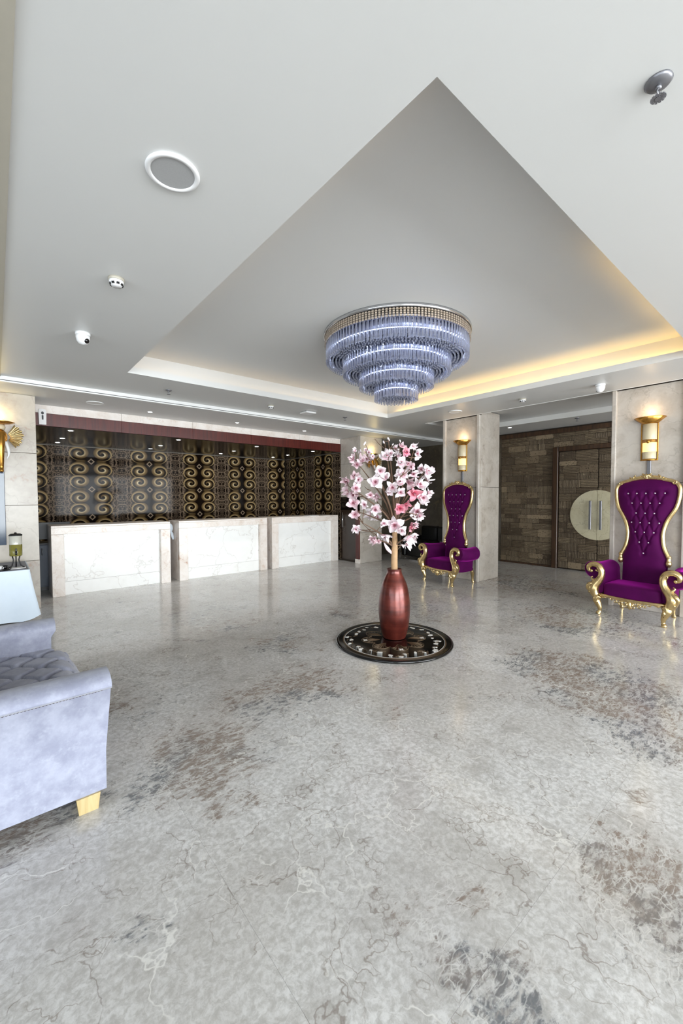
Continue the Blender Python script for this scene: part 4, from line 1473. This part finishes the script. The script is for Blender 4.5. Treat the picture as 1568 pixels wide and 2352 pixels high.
c3 = lambda x, y: (740 + x / 5.6, 980 + y / 5.6)
base = Vector((0, 0, 0.0))
fork = tl(*c3(930, 1330))
tk = smoothpath([(0, 0, 0, .038), (0, 0, .20, .038), tuple(tl(*c3(925, 1720))) + (.037,), tuple(tl(*c3(930, 1540))) + (.034,), tuple(fork) + (.026,), tuple(tl(*c3(925, 1230))) + (.018,)], 5)
MB().tube([q[:3] for q in tk], [q[3] for q in tk], 12).build('trunk', 'bark', tree)
BL = [(415, 310, 35, 0), (395, 410, 50, 1), (440, 490, 50, 1), (490, 335, 30, 0), (560, 430, 60, 1), (600, 330, 30, 0), (650, 385, 28, 0), (820, 385, 75, 0), (940, 290, 45, 0), (965, 380, 45, 0), (1010, 470, 65, 0), (880, 350, 45, 0), (1020, 250, 40, 1), (1080, 335, 50, 2), (1170, 260, 45, 0), (1215, 350, 60, 0), (745, 575, 65, 0), (685, 715, 75, 0), (800, 655, 60, 0), (310, 700, 60, 1), (420, 640, 55, 1), (470, 680, 50, 0), (320, 840, 60, 1), (430, 790, 55, 1), (400, 870, 60, 1), (400, 985, 65, 1), (420, 1130, 55, 1), (440, 1310, 55, 0), (545, 1000, 50, 0), (680, 1060, 70, 0), (610, 1130, 60, 0), (700, 1150, 55, 0), (1025, 620, 80, 0), (960, 640, 50, 0), (1165, 620, 65, 0), (1120, 720, 60, 1), (1000, 720, 60, 0), (1265, 550, 50, 0), (1350, 580, 75, 0), (1340, 680, 60, 0), (1250, 750, 80, 0), (900, 780, 65, 0), (860, 840, 45, 0), (1000, 850, 60, 0), (1180, 860, 70, 2), (1300, 910, 70, 0), (1370, 850, 45, 0), (1310, 960, 50, 0), (1000, 1050, 60, 2), (1080, 990, 55, 2), (1220, 1080, 80, 0), (1240, 1150, 60, 0), (1180, 1110, 50, 0), (930, 1260, 90, 0), (1010, 1330, 60, 0), (790, 1240, 45, 0), (810, 1400, 75, 0), (655, 1450, 55, 1), (1130, 1290, 50, 2), (1110, 1420, 85, 0), (1090, 1500, 60, 0), (1170, 1400, 50, 0), (620, 880, 42, 1), (700, 900, 45, 1), (560, 300, 26, 0), (520, 440, 45, 1), (1100, 480, 40, 1), (1150, 520, 45, 1), (720, 1470, 30, 1), (1190, 1260, 40, 1)]
BUD = [(545, 215, 25), (790, 200, 22), (850, 160, 24), (1000, 185, 18), (735, 370, 18), (710, 1390, 20), (905, 230, 16)]
rb = random.Random(5)
bpos = []
for (x, y, r, k) in BL + [(a, b, c_, 9) for a, b, c_ in BUD]:
    fr_ = math.sqrt(max(0.0, 1 - ((x - 860) / 620.0) ** 2 - ((y - 830) / 760.0) ** 2))
    lim = .06 + .36 * fr_
    dd = rb.uniform(-lim, lim * .6)
    if r > 62:
        dd = -abs(dd)
    bpos.append((tl(*c3(x, y), dd), r / 5.6 / CAM_F * (DEP + dd) * 1.28, k, (x, y)))
# main branches: each blossom hangs on the nearest of them
ENDS = [(430, 440, .1), (560, 330, -.1), (800, 190, .05), (850, 170, -.05), (1000, 240, .1), (1180, 300, -.05), (1320, 560, .1), (1310, 900, -.15), (1220, 1130, -.2), (330, 760, -.1), (420, 1080, .1), (520, 1240, -.1), (700, 620, -.25), (1000, 650, -.28), (1090, 1420, -.1), (680, 1440, -.12), (880, 780, .25), (640, 900, .28), (1150, 700, .28)]
mains = []
for i, (x, y, dd) in enumerate(ENDS):
    e = tl(*c3(x, y), dd)
    s = fork if y < 1200 else tl(*c3(925, 1560))
    hgt = e.z - s.z
    mid1 = s + Vector(((e.x - s.x) * .22, (e.y - s.y) * .22, hgt * .38))
    mid2 = s + Vector(((e.x - s.x) * .62, (e.y - s.y) * .62, hgt * .72))
    pts = smoothpath([tuple(s) + (.012,), tuple(mid1) + (.010,), tuple(mid2) + (.007,), tuple(e) + (.0035,)], 7)
    mains.append(pts)
brm = [MB().tube([q[:3] for q in pts], [q[3] for q in pts], 7) for pts in mains]
for (p, r, k, xy) in bpos:
    best = None
    for bi, pts in enumerate(mains):
        for q in pts[5:]:
            v = p - Vector(q[:3])
            sc = v.length + max(0, q[2] - p.z + .03) * 1.5
            if best is None or sc < best[0]:
                best = (sc, bi, Vector(q[:3]))
    _, bi, q = best
    mid = (p + q) / 2 + Vector((rb.uniform(-.02, .02), rb.uniform(-.02, .02), -.015))
    pts = smoothpath([tuple(q) + (.005,), tuple(mid) + (.0042,), tuple(p) + (.0034,)], 4)
    brm[bi].tube([a[:3] for a in pts], [a[3] for a in pts], 6)
for x, y, x2, y2 in ((700, 1400, 510, 1240), (620, 1320, 510, 1325), (770, 1490, 600, 1330), (960, 1590, 1040, 1470), (800, 280, 670, 155), (810, 260, 785, 130), (620, 820, 540, 770)):
    a, b = tl(*c3(x, y), .05), tl(*c3(x2, y2), .08)
    brm[bi].tube([a, (a + b) / 2 + Vector((0, 0, -.01)), b], [.005, .004, .002], 6)
for mbx in brm:
    mbx.build('branch', 'twig', tree)
# long bare pod-like shoot at the trunk
sh = smoothpath([tuple(tl(*c3(905, 1640))) + (.008,), tuple(tl(*c3(840, 1570), -.03)) + (.022,), tuple(tl(*c3(790, 1490), -.05)) + (.004,)], 6)
MB().tube([q[:3] for q in sh], [q[3] for q in sh], 8, flat=.5).build('shoot', 'petal_b', tree)


def blossom_mesh(seed, mat):
    r = random.Random(seed)
    mb = MB()
    n = r.choice((5, 6))
    for k in range(n + 3):
        inner = k >= n
        a = 2 * PI * k / n + r.uniform(-.3, .3) if not inner else 2 * PI * k / 3 + r.uniform(-.4, .4)
        cup = r.uniform(-.3, .7) if not inner else r.uniform(.9, 1.5)
        wd = r.uniform(.34, .52) if not inner else .34
        tw = r.uniform(-.55, .55)
        ln_ = r.uniform(.85, 1.25) if not inner else r.uniform(.5, .7)

        def petal(u, v, a=a, cup=cup, wd=wd, tw=tw, ln_=ln_):
            s = 2 * u - 1
            w_ = wd * math.sin(PI * min(1, .12 + v * .80)) ** .7 * (1.0 if v < .85 else 1 - (v - .85) * 2.2)
            x = v * ln_ - .10 * s * s * v
            y = s * w_
            z = cup * v * v * .7 + .22 * (s * s) * v * .6 + tw * s * v + .10 * math.sin(v * 5 + a)
            return (.05 * (x * math.cos(a) - y * math.sin(a)), .05 * (x * math.sin(a) + y * math.cos(a)), .05 * z)
        mb.grid(4, 5, petal)
    return mb.mesh('blossom', mat)


def stamen_mesh():
    mb = MB().ball((0, 0, .006), (.006, .006, .007), 6, 4)
    for k in range(6):
        a = 2 * PI * k / 6
        mb.tube([(0, 0, .004), (.009 * math.cos(a), .009 * math.sin(a), .018)], [.0012, .0022], 4)
    return mb.mesh('stamens', 'stamen')


BM = {k: [blossom_mesh(10 * k + i, ('petal', 'petal_b', 'petal_c')[k]) for i in range(4)] for k in range(3)}
SM = stamen_mesh()
budm = MB().ball((0, 0, 0), (.5, .5, 1), 8, 6).mesh('bud', 'petal')
ctr = tl(*c3(900, 850))
for (p, r, k, xy) in bpos:
    if k == 9:
        o = bpy.data.objects.new('bud', budm)
        o.scale = (r * .8, r * .8, r * .9)
        o.rotation_euler = (rb.uniform(-.6, .6), rb.uniform(-.6, .6), 0)
    else:
        o = bpy.data.objects.new('blossom', rb.choice(BM[k]))
        out = (p - ctr).normalized() * .7 - fw * rb.uniform(.3, 1.2) + Vector((rb.uniform(-.6, .6), rb.uniform(-.6, .6), rb.uniform(-.5, .5)))
        qd = out.to_track_quat('Z', 'Y')
        o.rotation_euler = (qd @ Euler((0, 0, rb.uniform(0, 6))).to_quaternion()).to_euler()
        o.scale = (r / .05,) * 3
    o.location = p
    o.parent = tree
    COL.objects.link(o)
    if k != 9:
        s_ = bpy.data.objects.new('stamens', SM)
        s_.parent = o
        COL.objects.link(s_)

# ================================================================== CHESTERFIELD SOFA
so = thing('tufted_sofa', 'pale lavender-grey suede sofa with rolled arms and deep-buttoned seat', 'sofa', (-0.05, 3.10, 0))
# local: front is +X; near arm outer face at local y=-0.73
SY = 3.10


def sofa_arm(yo, s, xf, name):
    """s=-1 near arm (outer face towards -Y), +1 far arm; xf front end"""
    prof = [(0, .085), (0, .60), (.0, .625)]
    cxx, czz, rr = .085, .632, .058
    arc = [(cxx + .105 * math.cos(a), czz + rr * math.sin(a)) for a in [PI * 1.08 - PI * 1.16 * k / 14 for k in range(15)]]
    prof = [(.012, .085), (.0, .30), (.004, .624), (-.012, .629)] + arc + [(.180, .57), (.172, .40), (.172, .085)]
    n = len(prof)

    def f(u, v):
        g = v * (n - 1)
        i = min(int(g), n - 2)
        a = prof[i][0] + (prof[i + 1][0] - prof[i][0]) * (g - i)
        z = prof[i][1] + (prof[i + 1][1] - prof[i][1]) * (g - i)
        x = -.62 + (xf + .62) * u
        roll = (z > .60)
        x += (.03 if roll else 0) * (1 if u > .9 else 0)
        return (x, yo + s * -1 * -a * 1 if s > 0 else yo + a, z)
    if s > 0:
        fn = lambda u, v: (f(u, v)[0], yo - (f(u, v)[1] - yo), f(u, v)[2])
    else:
        fn = f
    mb = MB().grid(20, n - 1, fn)
    for u in (0, 1):
        pts = [fn(u, k / (n - 1)) for k in range(n)]
        bul = .012 if u else 0
        cy_ = sum(p[1] for p in pts) / n
        cz_ = sum(p[2] for p in pts) / n
        mb.add(pts + [(pts[0][0] + bul, cy_, cz_)], [(k, (k + 1) % n, n) for k in range(n)], True)
    return mb.build(name, 'suede', so)


NEAR, FAR = 2.385 - SY, 3.86 - SY
sofa_arm(NEAR, -1, .455, 'arm')
sofa_arm(FAR, 1, .335, 'arm')


def seat_top(u, v):
    x = -.40 + u * .84
    y = (NEAR + .165) + v * (FAR - NEAR - .33)
    z = .455
    # diamond tufting
    px_, py_ = .125, .115
    gx, gy = x / px_, y / py_
    best = 9
    for i in range(math.floor(gx) - 1, math.floor(gx) + 3):
        for j in range(math.floor(gy) - 1, math.floor(gy) + 3):
            if (i + j) % 2 == 0:
                d = math.hypot((gx - i) * px_, (gy - j) * py_)
                best = min(best, d)
    a1 = abs(((gx + gy) / 2) % 1 - .5) * 2
    a2 = abs(((gx - gy) / 2) % 1 - .5) * 2
    cre = max(math.exp(-((1 - a1) / .13) ** 2), math.exp(-((1 - a2) / .13) ** 2))
    z += .034 - .050 * math.exp(-(best / .020) ** 2) - .036 * cre
    ed = max(0, (u - .86) / .14)
    z -= .075 * ed ** 2
    x += .01 * math.sin(ed * PI)
    return (x, y, z)


MB().grid(70, 110, seat_top).build('seat_cushion', 'suede', so)


def seat_front(u, v):
    y = (NEAR + .165) + u * (FAR - NEAR - .33)
    z = .10 + v * .312
    e = min(1.0, u * 9, (1 - u) * 9) ** .5
    return (.425 + .075 * e * max(0.0, math.sin(PI * min(1, v * 1.02))) ** .6 + .006 * math.sin(u * 28), y, z)


MB().grid(40, 14, seat_front).build('front_panel', 'suede', so)
MB().bbox(-.60, NEAR + .02, .085, .42, FAR - .02, .40, .02).build('base', 'suede', so)
MB().grid(8, 30, lambda u, v: (-.62 + .02 + .20 * math.cos(PI * u) * 1.0 + .2, NEAR + .01 + v * (FAR - NEAR - .02), .66 + .09 * math.sin(PI * u))).build('back_roll', 'suede', so)
MB().bbox(-.62, NEAR + .01, .085, -.20, FAR - .01, .67, .03).build('backrest', 'suede', so)
nails = MB()
k = 0
x = -.60
while x < .45:
    nails.ball((x, NEAR - .010, .620), (.0075, .008, .0075), 6, 4)
    x += .0135
nl = nails.build('nailhead_trim', 'nail', so)
nl['kind'] = 'stuff'
for x, y in ((.375, NEAR + .045), (.29, FAR - .045), (-.56, NEAR + .045), (-.56, FAR - .045)):
    lgm = MB()
    lgm.add([(-.045, -.04, 0), (.04, -.04, 0), (.04, .04, 0), (-.045, .04, 0), (-.055, -.045, .085), (.05, -.045, .085), (.05, .045, .085), (-.055, .045, .085)], [(3, 2, 1, 0), (4, 5, 6, 7), (0, 1, 5, 4), (1, 2, 6, 5), (2, 3, 7, 6), (3, 0, 4, 7)])
    lgm.build('leg', 'pale_wood', so, (x, y, 0))

# ================================================================== DRAPED TABLE WITH DISPENSER
TBX0, TBX1, TBY0, TBY1, TH = -1.20, .29, 6.30, 7.18, .72
tb = thing('buffet_table', 'narrow buffet table hidden under a white cloth beside the column', 'table', ((TBX0 + TBX1) / 2, (TBY0 + TBY1) / 2, 0))
hx, hy = (TBX1 - TBX0) / 2, (TBY1 - TBY0) / 2
MB().bbox(-hx, -hy, TH - .03, hx, hy, TH, .004).build('tabletop', 'dark_wood', tb)
for sx in (-1, 1):
    for sy in (-1, 1):
        MB().bbox(sx * (hx - .08) - .025, sy * (hy - .08) - .025, 0, sx * (hx - .08) + .025, sy * (hy - .08) + .025, TH - .03, .004).build('leg', 'navy', tb)


def cloth(u, v):
    """u around the hem, v from the table edge to the floor"""
    per = [(-hx, -hy), (hx, -hy), (hx, hy), (-hx, hy)]
    L = [2 * hx, 2 * hy, 2 * hx, 2 * hy]
    s = (u % 1.0) * sum(L)
    i = 0
    while s > L[i] and i < 3:
        s -= L[i]
        i += 1
    a, b = Vector(per[i]), Vector(per[(i + 1) % 4])
    p = a + (b - a) * (s / L[i])
    nrm = Vector((p.x / hx, p.y / hy))
    nrm = Vector((math.copysign(abs(nrm.x) ** 6, nrm.x), math.copysign(abs(nrm.y) ** 6, nrm.y)))
    corner = abs(p.x / hx) ** 14 * abs(p.y / hy) ** 14
    wav = math.sin(u * 110) * .022 + math.sin(u * 47 + 1) * .016
    out = .008 + v * (.03 + wav + .085 * corner)
    low = .10 + .10 * corner + .015 * math.sin(u * 33)
    return (p.x + nrm.x * out, p.y + nrm.y * out, TH + .004 - v * (TH - low))


tc = MB().grid(240, 14, cloth, closed_u=True)
tc.box(-hx - .008, -hy - .008, TH + .001, hx + .008, hy + .008, TH + .006)
tco = tc.build('tablecloth', 'cloth', None, ((TBX0 + TBX1) / 2, (TBY0 + TBY1) / 2, 0))
tag(tco, 'white cloth draped over the buffet table to the floor', 'tablecloth')
tag(MB().bbox(TBX0 + .02, TBY0 + .005, TH + .007, TBX1 - .005, TBY1 - .03, TH + .012, .002).build('table_runner', 'grey_cloth'), 'flat grey runner lying on the white draped table', 'table runner')
ZTB = TH + .0125
dp = thing('drink_dispenser', 'clear drink dispenser with green drink and black tap on the draped table', 'drink dispenser', (.175, 6.52, ZTB))
st = MB()
for k in range(3):
    a = R(90) + 2 * PI * k / 3
    st.tube([(.09 * math.cos(a), .09 * math.sin(a), .005), (.05 * math.cos(a), .05 * math.sin(a), .03), (.03 * math.cos(a), .03 * math.sin(a), .10), (.045 * math.cos(a), .045 * math.sin(a), .155)], .008, 6)
st.build('stand', 'black', dp)
MB().lathe([(.001, .150), (.062, .150), (.066, .16), (.066, .292), (.001, .292)], 28).build('drink', 'juice', dp)
MB().lathe([(.066, .293), (.066, .40), (.062, .402), (.001, .402)], 28).build('tank', 'tank', dp)
MB().lathe([(.069, .400), (.070, .41), (.05, .425), (.015, .428), (.012, .44), (.001, .442)], 28).build('lid', 'black', dp)
tp = MB().tube([(0, -.062, .20), (0, -.10, .20)], .012, 8)
tp.tube([(0, -.095, .215), (0, -.10, .165)], .010, 8)
tp.bbox(-.008, -.105, .215, .008, -.09, .25, .002)
tp.build('tap', 'black', dp)
MB().bbox(-.075, -.12, 0, .09, .02, .006, .002).build('drip_tray', 'plastic', dp)
tr = thing('serving_tray', 'round black tray at the edge of the draped table beside the dispenser', 'tray', (.01, 6.42, ZTB))
MB().lathe([(.001, 0), (.10, 0), (.118, .016), (.121, .016), (.103, -.0), (.001, .004)], 32).build('dish', 'black', tr)
for (x, y, lb) in ((.015, 6.40, 'small white cup standing at the middle of the black tray'), (.065, 6.43, 'small dark cup standing on the black tray near the dispenser')):
    MBc = MB().lathe([(.001, 0), (.018, 0), (.026, .045), (.0245, .045), (.017, .004), (.001, .004)], 20)
    MBc.tube([(.024, 0, .035), (.038, 0, .03), (.036, 0, .016), (.022, 0, .012)], .003, 6)
    tag(MBc.build('cup', 'plastic' if 'white' in lb else 'black', None, (x, y, ZTB + .0055)), lb, 'cup', 'cups on the black tray')

# ================================================================== BLACK SOFA BEHIND THE BLOSSOMS
bs = thing('black_sofa', 'black leather sofa with chrome frame against the dark marble wall', 'sofa', (8.35, 6.45, 0))
MB().bbox(-.36, -.52, .10, .42, .52, .40, .03).build('seat_base', 'leather_black', bs)
for s in (-1, 1):
    MB().bbox(-.38, s * .59 - .07, .10, .44, s * .59 + .07, .60, .03).build('arm', 'leather_black', bs)
    MB().bbox(-.37, s * .26 - .25, .40, .26, s * .26 + .25, .50, .03).build('seat_cushion', 'leather_black', bs)
    MB().bbox(.22, s * .26 - .25, .44, .44, s * .26 + .25, .84, .04).build('back_cushion', 'leather_black', bs)
    f = MB()
    f.tube([(-.40, s * .67, 0.012), (.42, s * .67, 0.012)], .012, 6)
    f.tube([(-.40, s * .67, 0.0), (-.40, s * .67, .62)], .012, 6)
    f.build('chrome_leg', 'chrome', bs)
MB().bbox(-.41, -.68, 0, -.385, .68, .03, .004).build('chrome_rail', 'chrome', bs)
